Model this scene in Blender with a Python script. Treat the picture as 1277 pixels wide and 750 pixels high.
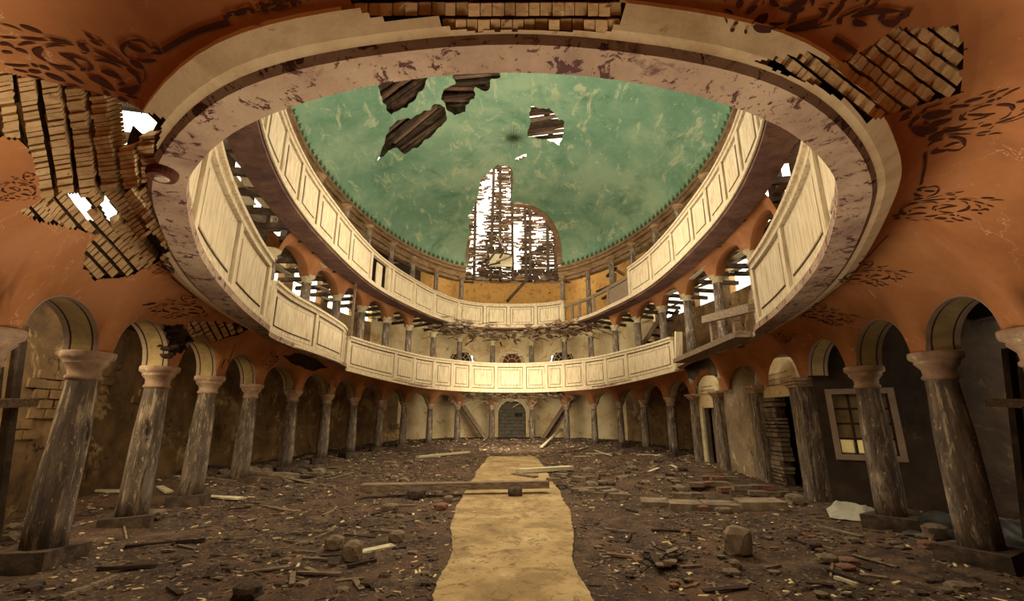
import bpy, bmesh, math, random
from math import sin, cos, tan, atan, pi, sqrt, radians, hypot
from mathutils import Vector, noise
from mathutils.bvhtree import BVHTree
random.seed(11)
for o in list(bpy.data.objects): bpy.data.objects.remove(o)
SC = bpy.context.scene
COL = SC.collection
E = 1.62                      # eye height over the nave floor; all heights below are measured from the eye
FPX = 555.0; PITCH = radians(14.6)
cam_d = bpy.data.cameras.new('camera'); cam = bpy.data.objects.new('camera', cam_d); COL.objects.link(cam)
cam_d.sensor_width = 36; cam_d.lens = 36 * FPX / 1277.0; cam_d.clip_start = .02; cam_d.clip_end = 300
cam.location = (0, 0, E); cam.rotation_euler = (pi / 2 + PITCH, 0, 0); SC.camera = cam
# ---- light
W = bpy.data.worlds.new('sky'); SC.world = W; W.use_nodes = True
W.node_tree.nodes['Background'].inputs[0].default_value = (1, .90, .70, 1)
W.node_tree.nodes['Background'].inputs[1].default_value = 3.2
SC.view_settings.view_transform = 'Standard'; SC.view_settings.look = 'None'
SC.view_settings.exposure = 0.10; SC.view_settings.gamma = 1; SC.view_settings.use_curve_mapping = False
def area(name, loc, aim, size, power, col, spread=pi):
    d = bpy.data.lights.new(name, 'AREA'); d.shape = 'DISK'; d.size = size; d.energy = power; d.color = col; d.spread = spread
    o = bpy.data.objects.new(name, d); COL.objects.link(o); o.location = loc
    o.rotation_euler = (Vector(aim) - Vector(loc)).to_track_quat('-Z', 'Y').to_euler(); return o
def sun(name, aim, power, col, ang):
    d = bpy.data.lights.new(name, 'SUN'); d.energy = power; d.color = col; d.angle = ang
    o = bpy.data.objects.new(name, d); COL.objects.link(o); o.location = (0, 20, 25)
    o.rotation_euler = Vector(aim).to_track_quat('-Z', 'Y').to_euler(); return o
area('dome_fill', (0, 13, 10.4), (0, 13, 0), 6.5, 1080, (1, .91, .76))  # added area lamp standing in for daylight through the dome holes
area('nave_fill', (0, 13, 3.2), (0, 13.0, 12), 6.0, 640, (1, .94, .82))
area('near_fill', (0, 5.5, 1.0), (0, 2.5, 4.5), 3.0, 175, (1, .89, .72))
area('path_bounce_fill', (0, 3.3, .3), (0, 1.0, 3.4), 2.4, 150, (1, .88, .68))  # added lamp near the floor, imitating light thrown up off the path
area('far_fill', (0, 15.5, 5.9), (0, 29, 4.6), 4.0, 240, (1, .92, .76), radians(110))
area('left_aisle_daylight', (-6.9, 4.6, 3.2), (-8.9, 8.5, 1.2), .7, 110, (1, .84, .56))
area('far_low_fill', (0, 19.0, 2.0), (0, 29, 1.1), 3.0, 170, (1, .90, .72), radians(120))

# ---- small helpers
def srgb(h):
    h = h.lstrip('#'); c = [int(h[i:i + 2], 16) / 255 for i in (0, 2, 4)]
    return tuple([x / 12.92 if x <= .04045 else ((x + .055) / 1.055) ** 2.4 for x in c]) + (1,)
def un(px, py, z):            # the point at height z seen at a place of the photograph
    a = PITCH + atan((375 - py) / FPX); d = z / tan(a); dc = d * cos(PITCH) + z * sin(PITCH)
    return ((px - 638) / FPX * dc, d)
def ray(px, py):
    x = (px - 638) / FPX; y = (375 - py) / FPX
    return Vector((x, cos(PITCH) - y * sin(PITCH), sin(PITCH) + y * cos(PITCH)))
def proj(p):
    dc = p[1] * cos(PITCH) + p[2] * sin(PITCH)
    if dc <= .05: return (-9999, -9999)
    up = p[2] * cos(PITCH) - p[1] * sin(PITCH)
    return (638 + FPX * p[0] / dc, 375 - FPX * up / dc)
def atd(px, py, d):
    r = ray(px, py); return r * (d / r.y)
def vplane(px, py, a, b):     # ray against the upright plane through plan points a, b
    r = ray(px, py); nx, ny = -(b[1] - a[1]), b[0] - a[0]
    t = (nx * a[0] + ny * a[1]) / (nx * r.x + ny * r.y); return r * t
def inpoly(p, poly):
    x, y = p; c = False; n = len(poly); j = n - 1
    for i in range(n):
        xi, yi = poly[i]; xj, yj = poly[j]
        if (yi > y) != (yj > y) and x < (xj - xi) * (y - yi) / (yj - yi) + xi: c = not c
        j = i
    return c
def sstep(a, b, x):
    t = min(1, max(0, (x - a) / (b - a))); return t * t * (3 - 2 * t)
def sc(d): return 1 - .17 * sstep(11, 26, d)        # the far end of the floor lies a little higher, its columns are a little smaller
def U(a, b): return random.uniform(a, b)

# ---- materials
MATS = {}
def mat(name, cols, scale=2.0, stretch=(1, 1, 1), bump=.3, bscale=12, rough=.9, fleck=None, streak=None, metal=0, cracks=None):
    m = bpy.data.materials.new(name); m.use_nodes = True; N = m.node_tree.nodes; L = m.node_tree.links
    b = N['Principled BSDF']; b.inputs['Roughness'].default_value = rough; b.inputs['Metallic'].default_value = metal
    b.inputs['Specular IOR Level'].default_value = .25
    tc = N.new('ShaderNodeTexCoord'); mp = N.new('ShaderNodeMapping'); mp.inputs['Scale'].default_value = stretch
    L.new(tc.outputs['Object'], mp.inputs['Vector'])
    def nz(sca, det=6, ro=.6, dist=0, src=mp):
        n = N.new('ShaderNodeTexNoise'); n.inputs['Scale'].default_value = sca; n.inputs['Detail'].default_value = det
        n.inputs['Roughness'].default_value = ro; n.inputs['Distortion'].default_value = dist; L.new(src.outputs[0] if src is mp else src, n.inputs['Vector']); return n
    n1 = nz(scale, 8, .65, .3); r = N.new('ShaderNodeValToRGB'); L.new(n1.outputs['Fac'], r.inputs['Fac'])
    el = r.color_ramp.elements; k = len(cols)
    while len(el) < k: el.new(.5)
    for i, c in enumerate(cols): el[i].position = .30 + .40 * i / max(1, k - 1); el[i].color = srgb(c)
    out = r.outputs['Color']
    def mixin(out, fac, col):
        mx = N.new('ShaderNodeMix'); mx.data_type = 'RGBA'; L.new(fac, mx.inputs[0]); L.new(out, mx.inputs[6]); mx.inputs[7].default_value = srgb(col); return mx.outputs[2]
    def layer(out, spec, st=None):
        s, lo, hi, col = spec[:4]; src = mp
        if len(spec) > 4:
            m2 = N.new('ShaderNodeMapping'); m2.inputs['Scale'].default_value = spec[4]; L.new(tc.outputs['Object'], m2.inputs['Vector']); src = m2.outputs[0]
        n = nz(s, 6, .7, .6, src) if src is mp else nz(s, 6, .7, .6, src)
        q = N.new('ShaderNodeMapRange'); q.inputs[1].default_value = lo; q.inputs[2].default_value = hi; L.new(n.outputs['Fac'], q.inputs[0])
        return mixin(out, q.outputs[0], col)
    for spec in (fleck or []): out = layer(out, spec)
    if cracks:
        v = N.new('ShaderNodeTexVoronoi'); v.feature = 'DISTANCE_TO_EDGE'; v.inputs['Scale'].default_value = cracks[0]
        nd = nz(3.0, 4); ad = N.new('ShaderNodeVectorMath'); ad.operation = 'MULTIPLY_ADD'; L.new(nd.outputs['Color'], ad.inputs[0]); ad.inputs[1].default_value = (.6, .6, .6); L.new(tc.outputs['Object'], ad.inputs[2]); L.new(ad.outputs[0], v.inputs['Vector'])
        q = N.new('ShaderNodeMapRange'); q.inputs[1].default_value = cracks[1]; q.inputs[2].default_value = cracks[1] * .3; L.new(v.outputs['Distance'], q.inputs[0])
        gate = nz(.9, 2); g = N.new('ShaderNodeMapRange'); g.inputs[1].default_value = .55; g.inputs[2].default_value = .62; L.new(gate.outputs['Fac'], g.inputs[0])
        mu = N.new('ShaderNodeMath'); mu.operation = 'MULTIPLY'; L.new(q.outputs[0], mu.inputs[0]); L.new(g.outputs[0], mu.inputs[1])
        out = mixin(out, mu.outputs[0], cracks[2])
    L.new(out, b.inputs['Base Color'])
    if bump:
        n2 = nz(bscale, 8, .7); bp = N.new('ShaderNodeBump'); bp.inputs['Strength'].default_value = bump; bp.inputs['Distance'].default_value = .03
        L.new(n2.outputs['Fac'], bp.inputs['Height']); L.new(bp.outputs['Normal'], b.inputs['Normal'])
    MATS[name] = m; return m
M_or = mat('orange_limewash', ['#8a552e', '#a86c3e', '#b97e52'], .7, bump=.12, bscale=8, fleck=[(6, .62, .75, '#cc9a74'), (.5, .52, .72, '#9c6c3c')], cracks=(1.9, .007, '#c89c74'))
M_sof = mat('painted_beam', ['#6a5040', '#8c7058', '#9c8468'], 1.4, bump=.25, bscale=14, fleck=[(8, .565, .59, '#42201a'), (3, .60, .70, '#57392c'), (18, .60, .63, '#4a2a20')])
M_fil = mat('pale_fillet', ['#b09068', '#c8ac84', '#a88860'], 2, bump=.15, fleck=[(5, .62, .7, '#8a5a40')])
M_wood = mat('pale_painted_wood', ['#987f5e', '#bca681', '#ccb998'], 3.0, (6, 6, .7), bump=.35, bscale=18, fleck=[(5, .60, .70, '#8c7448'), (14, .66, .70, '#5c4628')])
M_grime_shade = mat('grimy_shaded_groove', ['#2c2014', '#4a3824'], 6, bump=0)  # grime, with the faint joint shade darkened into the groove colour
M_shaft = mat('weathered_shaft', ['#392e28', '#695949', '#98836c'], 2.0, (3, 3, .6), bump=.5, bscale=14, fleck=[(5, .54, .62, '#b39b7a', (3, 3, .45)), (2.2, .56, .68, '#281c17'), (16, .6, .66, '#c0a884', (2, 2, .6))])
M_cap = mat('worn_capital', ['#84644e', '#a48468', '#bca382'], 4, bump=.4, fleck=[(8, .6, .68, '#d0b890')])
M_cap2 = mat('pale_capital', ['#a08c68', '#c4b084', '#d0c094'], 4, bump=.4, fleck=[(8, .6, .68, '#7a6248')])
M_base = mat('rough_plinth', ['#2e241c', '#4a3a2c', '#6c5844'], 5, bump=.9, bscale=10)
M_dirt = mat('dirt_floor', ['#281b12', '#4a3626', '#70563c'], 2.2, bump=1.0, bscale=26, fleck=[(22, .57, .66, '#9c7c58'), (9, .58, .70, '#20150e'), (.7, .5, .7, '#6a4a32')])
M_path = mat('sandy_path', ['#7e6440', '#a68859', '#bea272'], 1.2, bump=.4, bscale=20, fleck=[(1.6, .50, .60, '#8c7048'), (7, .54, .64, '#735a38'), (30, .62, .70, '#5e4a2c'), (3, .62, .72, '#bca478')])
M_dome = mat('green_dome_paint', ['#5c805f', '#769676', '#96ab84'], .35, bump=.12, bscale=5, fleck=[(2.2, .56, .62, '#a8b088', (1, .4, 1)), (.45, .54, .75, '#42704e'), (7, .62, .68, '#c0ba90', (1, .5, 1)), (.22, .50, .72, '#9cae88')])  # paint lightened with paler green to stand in for haze under the dome
M_corn = mat('brown_cornice', ['#6a4a30', '#8a6a48', '#a08460'], 3, (1, 1, 4), bump=.4)
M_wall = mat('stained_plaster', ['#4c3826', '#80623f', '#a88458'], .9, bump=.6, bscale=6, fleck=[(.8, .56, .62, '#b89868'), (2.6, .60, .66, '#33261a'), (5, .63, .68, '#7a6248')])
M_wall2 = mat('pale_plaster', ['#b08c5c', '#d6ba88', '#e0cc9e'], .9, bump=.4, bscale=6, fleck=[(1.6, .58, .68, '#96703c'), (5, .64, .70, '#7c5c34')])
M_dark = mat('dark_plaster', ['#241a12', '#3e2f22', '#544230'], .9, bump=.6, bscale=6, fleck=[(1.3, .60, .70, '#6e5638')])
M_ochre = mat('ochre_brick', ['#a8743c', '#c89850', '#b4844a'], 2, bump=.7, bscale=8, fleck=[(5, .58, .64, '#7c4c28')])
M_brick = mat('tan_vault_brick', ['#a07c50', '#c29c6c', '#d2ae7e'], 5, bump=.5, fleck=[(12, .62, .7, '#5c4028')])
M_back = mat('dark_mortar', ['#1c120a', '#38261a', '#4a3422'], 6, bump=.8)
M_plank = mat('grey_board', ['#4a3a2a', '#76604a', '#9c8464'], 4, (1, 8, 8), bump=.5, bscale=10)
M_pale = mat('pale_board', ['#b09c74', '#d0bf98', '#8c7850'], 4, (1, 8, 8), bump=.4)  # pale wood, the boards' own tone
M_beam = mat('dark_timber', ['#20160e', '#3c2c1e', '#58442e'], 3, (1, 1, 1), bump=.5)
M_stone = mat('rubble_stone', ['#4a3c2e', '#77634c', '#9a8464'], 3, bump=.7, bscale=8)
M_redb = mat('red_brick', ['#5c4030', '#7c5640', '#94705a'], 4, bump=.6)
M_band = mat('ochre_arch_band', ['#857048', '#a18858', '#b49c6c'], 3, bump=.15)
M_edge = mat('brown_arch_border', ['#88705c', '#a48c74'], 3, bump=.15)
M_sten = mat('stencil_paint', ['#3c1c10', '#522a18'], 9, bump=0, rough=1)
M_sof2 = mat('reddish_soffit_board', ['#402a1e', '#5e4030', '#75543c'], 2, bump=.4, fleck=[(7, .58, .66, '#5a2c20')])
M_grey = mat('grey_block', ['#4c4436', '#605644', '#726650'], 3, bump=.4)
M_red = mat('faded_red_board', ['#5a2a1c', '#783c2a'], 4, bump=.2)
M_sheet = mat('dusty_plastic_sheet', ['#8c826c', '#b4aa90', '#686050'], 2, bump=.3, rough=.4)
M_sheet2 = mat('dark_plastic_sheet', ['#2c2a26', '#504c44', '#1c1a18'], 2, bump=.3, rough=.35)

# ---- mesh and object helpers
def tag(o, label=None, cat=None, group=None, kind=None):
    if label: o['label'] = label
    if cat: o['category'] = cat
    if group: o['group'] = group
    if kind: o['kind'] = kind
    return o
def thing(name, loc, label, cat, group=None):
    o = bpy.data.objects.new(name, None); COL.objects.link(o); o.location = (loc[0], loc[1], loc[2] + E)
    o.empty_display_size = .2
    return tag(o, label, cat, group)
WL = {}
class MB:
    def __init__(s): s.V = []; s.F = []; s.I = []
    def add(s, vs, fs, mi=0):
        n = len(s.V); s.V += [tuple(v) for v in vs]; s.F += [tuple(i + n for i in f) for f in fs]; s.I += [mi] * len(fs)
    def hexa(s, p, mi=0):      # 8 points: bottom ring 0-3, top ring 4-7
        s.add(p, [(3, 2, 1, 0), (4, 5, 6, 7), (0, 1, 5, 4), (1, 2, 6, 5), (2, 3, 7, 6), (3, 0, 4, 7)], mi)
    def bx(s, c, h, ax=None, mi=0, jit=0):
        ax = ax or (Vector((1, 0, 0)), Vector((0, 1, 0)), Vector((0, 0, 1)))
        c = Vector(c); P = []
        for k in (-1, 1):
            for i, j in ((-1, -1), (1, -1), (1, 1), (-1, 1)):
                q = c + ax[0] * h[0] * i + ax[1] * h[1] * j + ax[2] * h[2] * k
                if jit: q = q + Vector((U(-jit, jit), U(-jit, jit), U(-jit, jit)))
                P.append(q)
        s.hexa(P, mi)
    def bar(s, a, b, w, t, up=(0, 0, 1), mi=0, jit=0):
        a = Vector(a); b = Vector(b); d = b - a; L = d.length; d.normalize()
        u = Vector(up); r = d.cross(u)
        if r.length < 1e-3: r = d.cross(Vector((1, 0, 0)))
        r.normalize(); u = r.cross(d)
        s.bx((a + b) / 2, (L / 2, w / 2, t / 2), (d, r, u), mi, jit)
    def lathe(s, prof, n=20, c=(0, 0, 0), mi=0, wob=0):
        V = []; F = []
        for k, (r, z) in enumerate(prof):
            for i in range(n):
                a = 2 * pi * i / n; rr = r * (1 + (noise.noise(Vector((cos(a) * 2, sin(a) * 2, z * 2.0))) * wob if wob else 0))
                V.append((c[0] + rr * cos(a), c[1] + rr * sin(a), c[2] + z))
        for k in range(len(prof) - 1):
            for i in range(n): F.append((k * n + i, k * n + (i + 1) % n, (k + 1) * n + (i + 1) % n, (k + 1) * n + i))
        F.append(tuple(range(n - 1, -1, -1))); F.append(tuple((len(prof) - 1) * n + i for i in range(n)))
        s.add(V, F, mi)
    def rock(s, c, r, mi=0, sq=(1, 1, 1), seed=0, blocky=.5, fine=False):
        bm = bmesh.new(); bmesh.ops.create_icosphere(bm, subdivisions=2 if fine else 1, radius=1)
        rot = [U(0, 6.28) for _ in range(3)]
        V = []
        for v in bm.verts:
            q = v.co.copy(); m = max(abs(q.x), abs(q.y), abs(q.z)); q = q.lerp(q / m, blocky)
            if fine: q *= 1 + (.16 if blocky > .7 else .34) * noise.noise(q * 1.1 + Vector((rot[0] * 9, rot[1], rot[2]))) + U(-.03, .03)
            else: q *= 1 + U(-.16, .16)
            V.append((c[0] + q.x * r * sq[0], c[1] + q.y * r * sq[1], c[2] + q.z * r * sq[2]))
        F = [tuple(v.index for v in f.verts) for f in bm.faces]; bm.free(); s.add(V, F, mi)
    def build(s, name, mats, parent=None, smooth=False, loc=None, kind=None, label=None):
        me = bpy.data.meshes.new(name)
        if parent is not None:
            L = wloc(parent)
        else:
            L = Vector(loc) + Vector((0, 0, E)) if loc is not None else Vector((0, 0, 0))
        me.from_pydata([(v[0] - L[0], v[1] - L[1], v[2] + E - L[2]) for v in s.V], [], s.F)
        for m in (mats if isinstance(mats, (list, tuple)) else [mats]): me.materials.append(m)
        me.polygons.foreach_set('material_index', s.I)
        if smooth: me.polygons.foreach_set('use_smooth', [True] * len(s.F))
        me.update()
        o = bpy.data.objects.new(name, me); COL.objects.link(o)
        if parent is not None: o.parent = parent
        else: o.location = L
        if kind: o['kind'] = kind
        if label: o['label'] = label
        return o
def wloc(o):
    L = Vector((0, 0, 0))
    while o is not None: L = L + o.location; o = o.parent
    return L
def fixn(o):
    bm = bmesh.new(); bm.from_mesh(o.data); bmesh.ops.recalc_face_normals(bm, faces=bm.faces); bm.to_mesh(o.data); bm.free(); return o

# ---- plan curves (left side from near to far, then mirrored): outward is to the left of travel
class Curve:
    def __init__(s, pts, closed=False, sub=14, smooth=True):
        P = [tuple(p) for p in pts]; n = len(P); D = []
        if smooth:
            rng = range(n if closed else n - 1)
            for i in rng:
                p1 = P[i]; p2 = P[(i + 1) % n]
                p0 = P[(i - 1) % n] if (closed or i > 0) else tuple(2 * a - b for a, b in zip(p1, p2))
                p3 = P[(i + 2) % n] if (closed or i + 2 < n) else tuple(2 * a - b for a, b in zip(p2, p1))
                for k in range(sub):
                    t = k / sub
                    D.append(tuple(.5 * (2 * b + (c - a) * t + (2 * a - 5 * b + 4 * c - d) * t * t + (3 * b - a - 3 * c + d) * t ** 3) for a, b, c, d in zip(p0, p1, p2, p3)))
            if not closed: D.append(P[-1])
            s.knot_idx = [i * sub for i in range(n)]
        else:
            D = P; s.knot_idx = list(range(n))
        if closed: D.append(D[0])
        s.D = D; s.S = [0]
        for a, b in zip(D, D[1:]): s.S.append(s.S[-1] + hypot(b[0] - a[0], b[1] - a[1]))
        s.L = s.S[-1]; s.closed = closed; s.knots = [s.S[i] for i in s.knot_idx]
    def ev(s, t):
        if s.closed: t = t % s.L
        t = min(max(t, 0), s.L); lo, hi = 0, len(s.S) - 1
        while hi - lo > 1:
            m = (lo + hi) // 2
            if s.S[m] <= t: lo = m
            else: hi = m
        f = (t - s.S[lo]) / max(1e-9, s.S[hi] - s.S[lo]); return tuple(a + (b - a) * f for a, b in zip(s.D[lo], s.D[hi]))
    def nrm(s, t, h=.12):
        if s.closed: a = s.ev(t - h); b = s.ev(t + h)
        else: a = s.ev(max(0, t - h)); b = s.ev(min(s.L, t + h))
        dx, dy = b[0] - a[0], b[1] - a[1]; l = hypot(dx, dy) or 1; return (-dy / l, dx / l)
    def off(s, t, o):
        p = s.ev(t); n = s.nrm(t); return (p[0] + n[0] * o, p[1] + n[1] * o)
    def near(s, q):
        best = min(range(len(s.D)), key=lambda i: (s.D[i][0] - q[0]) ** 2 + (s.D[i][1] - q[1]) ** 2); return s.S[best]
def mir(pts, skip_first=False, skip_last=False):
    r = [(-p[0],) + tuple(p[1:]) for p in reversed(pts)]
    if skip_last: r = r[1:]
    if skip_first: r = r[:-1]
    return list(pts) + r
def ribbon(mb, C, s0, s1, o0, o1, z0, z1, step=.3, mi=0, ends=True):
    """closed box section that follows a plan curve; z0, z1 may be functions of arc length"""
    n = max(1, int(math.ceil(abs(s1 - s0) / step))); V = []; F = []
    Z0 = z0 if callable(z0) else (lambda s: z0); Z1 = z1 if callable(z1) else (lambda s: z1)
    for i in range(n + 1):
        s = s0 + (s1 - s0) * i / n; a = C.off(s, o0); b = C.off(s, o1)
        V += [(a[0], a[1], Z0(s)), (b[0], b[1], Z0(s)), (b[0], b[1], Z1(s)), (a[0], a[1], Z1(s))]
    for i in range(n):
        k = i * 4
        for j in range(4): F.append((k + j, k + (j + 1) % 4, k + 4 + (j + 1) % 4, k + 4 + j))
    F.append((3, 2, 1, 0)); F.append((n * 4, n * 4 + 1, n * 4 + 2, n * 4 + 3))
    mb.add(V, F, mi)
# columns: plan points on the left, near to far
CP = [(-1.0, -.35), (-2.7, .7), (-3.9, 2.2), (-4.8, 4.0), (-5.33, 5.6), (-5.73, 7.3), (-6.1, 9.1), (-6.55, 11.4), (-6.6, 13.7), (-6.5, 16.0), (-6.2, 17.9), (-5.75, 20.0), (-5.15, 21.9), (-4.25, 23.8), (-3.0, 25.3), (-1.15, 26.3)]
NC = len(CP)
RING = Curve(mir(CP), closed=True)       # knots 0..15 left, 16..31 right (far to near)
LK = RING.knots[:NC]; RK = RING.knots[NC:2 * NC][::-1]   # RK[i] mirrors LK[i]
VP = [(-.42, 1.45), (-1.35, 1.68), (-2.25, 2.35), (-2.9, 3.15), (-3.95, 5.05), (-4.65, 7.1), (-5.0, 8.7), (-5.2, 10.6), (-5.35, 12.8), (-5.6, 15.0), (-5.35, 16.8), (-4.85, 18.6), (-4.2, 20.2), (-3.2, 21.6), (-2.1, 22.55), (-.75, 23.2)]
VC = Curve(mir(VP), closed=True)
VLK = VC.knots[:NC]; VRK = VC.knots[NC:2 * NC][::-1]
G2 = [(0, 2.6), (-1.9, 3.2), (-3.2, 4.5), (-4.2, 6.3), (-4.85, 8.3), (-5.2, 10.3), (-5.32, 12.2), (-5.36, 14.1), (-5.26, 16.3), (-4.95, 18.1), (-4.5, 19.8), (-3.93, 21.6), (-3.0, 23.3), (-1.75, 24.2), (0, 24.4)]
R2 = Curve(mir(G2, True, True), closed=True)
KP = [(0, 2.2), (-2.8, 2.9), (-4.6, 4.8), (-5.8, 7.6), (-6.57, 11.0), (-7.0, 13.2), (-7.08, 15.0), (-6.98, 17.0), (-6.7, 18.8), (-6.25, 20.5), (-5.75, 21.9), (-4.85, 23.7), (-3.75, 25.1), (-2.8, 25.75), (0, 26.6)]
KC = Curve(mir(KP, True, True), closed=True)
def capz(s): return .78 * sc(RING.ev(s)[1])
def flz(x, y):   # floor height
    return -1.62 * sc(y) if y > 0 else -1.62

# =====================================================================  SETTING
def gz(x, y):
    h = flz(x, y)
    ax = abs(x); path = 1 - sstep(.8, 1.3, ax)
    h += (.045 * noise.noise(Vector((x * 1.1, y * 1.1, 0))) + .03 * noise.noise(Vector((x * 3.2, y * 3.2, 5))) + .02 * noise.noise(Vector((x * 9, y * 9, 9)))) * (1 - path)
    # rubble heaped in the left aisle and under the far columns
    h += .30 * math.exp(-((x + 7.6) ** 2 / 1.6 + (y - 11.5) ** 2 / 5)) + .12 * math.exp(-((x + 5.9) ** 2 / .3 + (y - 7.2) ** 2 / .5))
    h += .10 * sstep(22, 25, y)
    h += .16 * math.exp(-((x - 7.2) ** 2 / 1.0 + (y - 16.5) ** 2 / 4))
    return h
mb = MB(); nx, ny = 230, 330; X0, X1, Y0, Y1 = -10.5, 10.5, -3.2, 31.0
for j in range(ny + 1):
    for i in range(nx + 1):
        x = X0 + (X1 - X0) * i / nx; y = Y0 + (Y1 - Y0) * (j / ny) ** 1.25
        mb.V.append((x, y, gz(x, y)))
for j in range(ny):
    for i in range(nx):
        a = j * (nx + 1) + i; mb.F.append((a, a + 1, a + nx + 2, a + nx + 1)); mb.I.append(0)
tag(mb.build('floor', M_dirt, smooth=True), kind='structure')
mb = MB()                                   # worn strip of bare screed up the middle
ys = [-.8, 1, 2, 3, 4, 4.6, 5.2, 6, 7, 8, 9, 10, 11, 12, 13, 14, 16, 18, 20, 22]
def pw(y): return (.70 + .32 * sstep(5, 9, y)) * (1 - .35 * sstep(14, 22, y))
n = 230
for k in range(n + 1):
    y = -.8 + 18.6 * k / n; w = pw(y)
    l = -w + .06 * noise.noise(Vector((3, y * .9, 0))) + .03 * noise.noise(Vector((3, y * 9, 0))); r = w + .06 * noise.noise(Vector((7, y * .8, 0))) + .03 * noise.noise(Vector((9, y * 9, 0)))
    z = flz(0, y) + .035
    mb.V += [(l, y, z - .12), (l, y, z), (r, y, z), (r, y, z - .12)]
for k in range(n):
    a = k * 4
    for j in range(3): mb.F.append((a + j, a + j + 1, a + j + 5, a + j + 4)); mb.I.append(0)
tag(mb.build('floor_strip', M_path), kind='structure')

# outer walls: ring pushed outwards
OW = 2.35
def holewall(name, s0, s1, z0, z1, m, holes=(), off=OW, th=.28, step=.28):
    """wall along the ring; holes are (sa, sb, za, zb, arched) openings cut through it"""
    mb = MB(); n = max(1, int((s1 - s0) / step)); zs = 12 if holes else 1
    nz = 26 if holes else 3
    def keep(s, z):
        for sa, sb, za, zb, ar in holes:
            if sa < s < sb and za < z < zb:
                if not ar: return False
                c = (sa + sb) / 2; r = (sb - sa) / 2; zc = zb - r
                if z < zc or hypot(s - c, z - zc) < r: return False
        return True
    if holes: n = max(n, int((s1 - s0) / .11))
    S = [s0 + (s1 - s0) * i / n for i in range(n + 1)]; Z = [z0 + (z1 - z0) * j / nz for j in range(nz + 1)]
    A = {}
    def vid(i, j, k):
        q = (i, j, k)
        if q not in A:
            p = RING.off(S[i], off + (th if k else 0)); A[q] = len(mb.V); mb.V.append((p[0], p[1], Z[j]))
        return A[q]
    K = [[keep((S[i] + S[i + 1]) / 2, (Z[j] + Z[j + 1]) / 2) for j in range(nz)] for i in range(n)]
    for i in range(n):
        for j in range(nz):
            if not K[i][j]: continue
            mb.F.append((vid(i, j, 0), vid(i + 1, j, 0), vid(i + 1, j + 1, 0), vid(i, j + 1, 0))); mb.I.append(0)
            mb.F.append((vid(i, j + 1, 1), vid(i + 1, j + 1, 1), vid(i + 1, j, 1), vid(i, j, 1))); mb.I.append(0)
            for di, dj, e in ((-1, 0, ((0, 0), (0, 1))), (1, 0, ((1, 1), (1, 0))), (0, -1, ((1, 0), (0, 0))), (0, 1, ((0, 1), (1, 1)))):
                ii, jj = i + di, j + dj
                if not (0 <= ii < n and 0 <= jj < nz) or not K[ii][jj]:
                    (a, b), (c, d) = e
                    mb.F.append((vid(i + a, j + b, 0), vid(i + c, j + d, 0), vid(i + c, j + d, 1), vid(i + a, j + b, 1))); mb.I.append(0)
    return tag(mb.build(name, m), kind='structure')
L = RING.L; K = RING.knots
sF = (LK[15] + RK[15]) / 2                 # far axis
# lower storey (floor to under the gallery deck)
holewall('wall_left', LK[2], LK[9], -1.9, 1.95, M_wall)
holewall('wall_left_far', LK[9], LK[13], -1.9, 1.95, M_wall)
def oscale(s, o):
    a = RING.off(s - .1, o); b = RING.off(s + .1, o); return hypot(a[0] - b[0], a[1] - b[1]) / .2
Q = oscale(sF, OW + .1)
DW = .86 / Q
holewall('wall_back', LK[13], RK[13], -1.9, 1.95, M_wall2, [(sF - DW, sF + DW, -1.9, .95, True)])
holewall('wall_right_far', RK[13], RK[9], -1.9, 1.95, M_wall)
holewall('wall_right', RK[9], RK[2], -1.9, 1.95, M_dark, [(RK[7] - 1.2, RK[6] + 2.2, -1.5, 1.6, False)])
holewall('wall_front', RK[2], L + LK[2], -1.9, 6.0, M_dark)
# middle storey
far_w = []
for c in (-3.05, 0, 3.05): far_w.append((sF + c / Q - .85 / Q, sF + c / Q + .85 / Q, 2.9, 3.35 + .85 / Q, True))
holewall('wall_left_upper', LK[7], LK[12], 1.95, 4.75, M_wall)
holewall('wall_left_upper', LK[4], LK[7], 1.95, 3.5, M_wall)
holewall('wall_back_upper', LK[12], RK[12], 1.95, 5.9, M_wall2, far_w)
holewall('wall_right_upper', RK[12], RK[4], 1.95, 4.75, M_wall)
# slot of openings, then boarding up to the eaves
def piers(name, ka, kb, z0, z1):
    s = ka + .2
    while s < kb:
        mb = MB(); ribbon(mb, RING, s, min(kb, s + .5), OW, OW + .28, z0, z1); tag(mb.build(name, M_wall), kind='structure'); s += 2.3
piers('wall_pier', LK[7], LK[12], 4.75, 5.95); piers('wall_pier', RK[12], RK[7], 4.75, 5.95)
holewall('wall_left_attic', LK[7], LK[13] + .9, 5.95, 10.2, M_dark, [(LK[7] + a_, LK[7] + a_ + .8, 6.2, 8.7, False) for a_ in (.2, 1.4, 2.6, 3.8)]); holewall('wall_right_attic', RK[12], RK[7], 5.95, 10.2, M_dark, [(RK[7] - a_ - .8, RK[7] - a_, 6.2, 8.7, False) for a_ in (.2, 1.4, 2.6, 3.8)] + [(RK[12] + .4, RK[12] + 1.9, 7.4, 9.6, False), (RK[12] + 2.6, RK[12] + 3.6, 8.0, 9.6, False), (RK[12] + 4.4, RK[12] + 5.0, 7.8, 8.8, False)])
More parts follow.
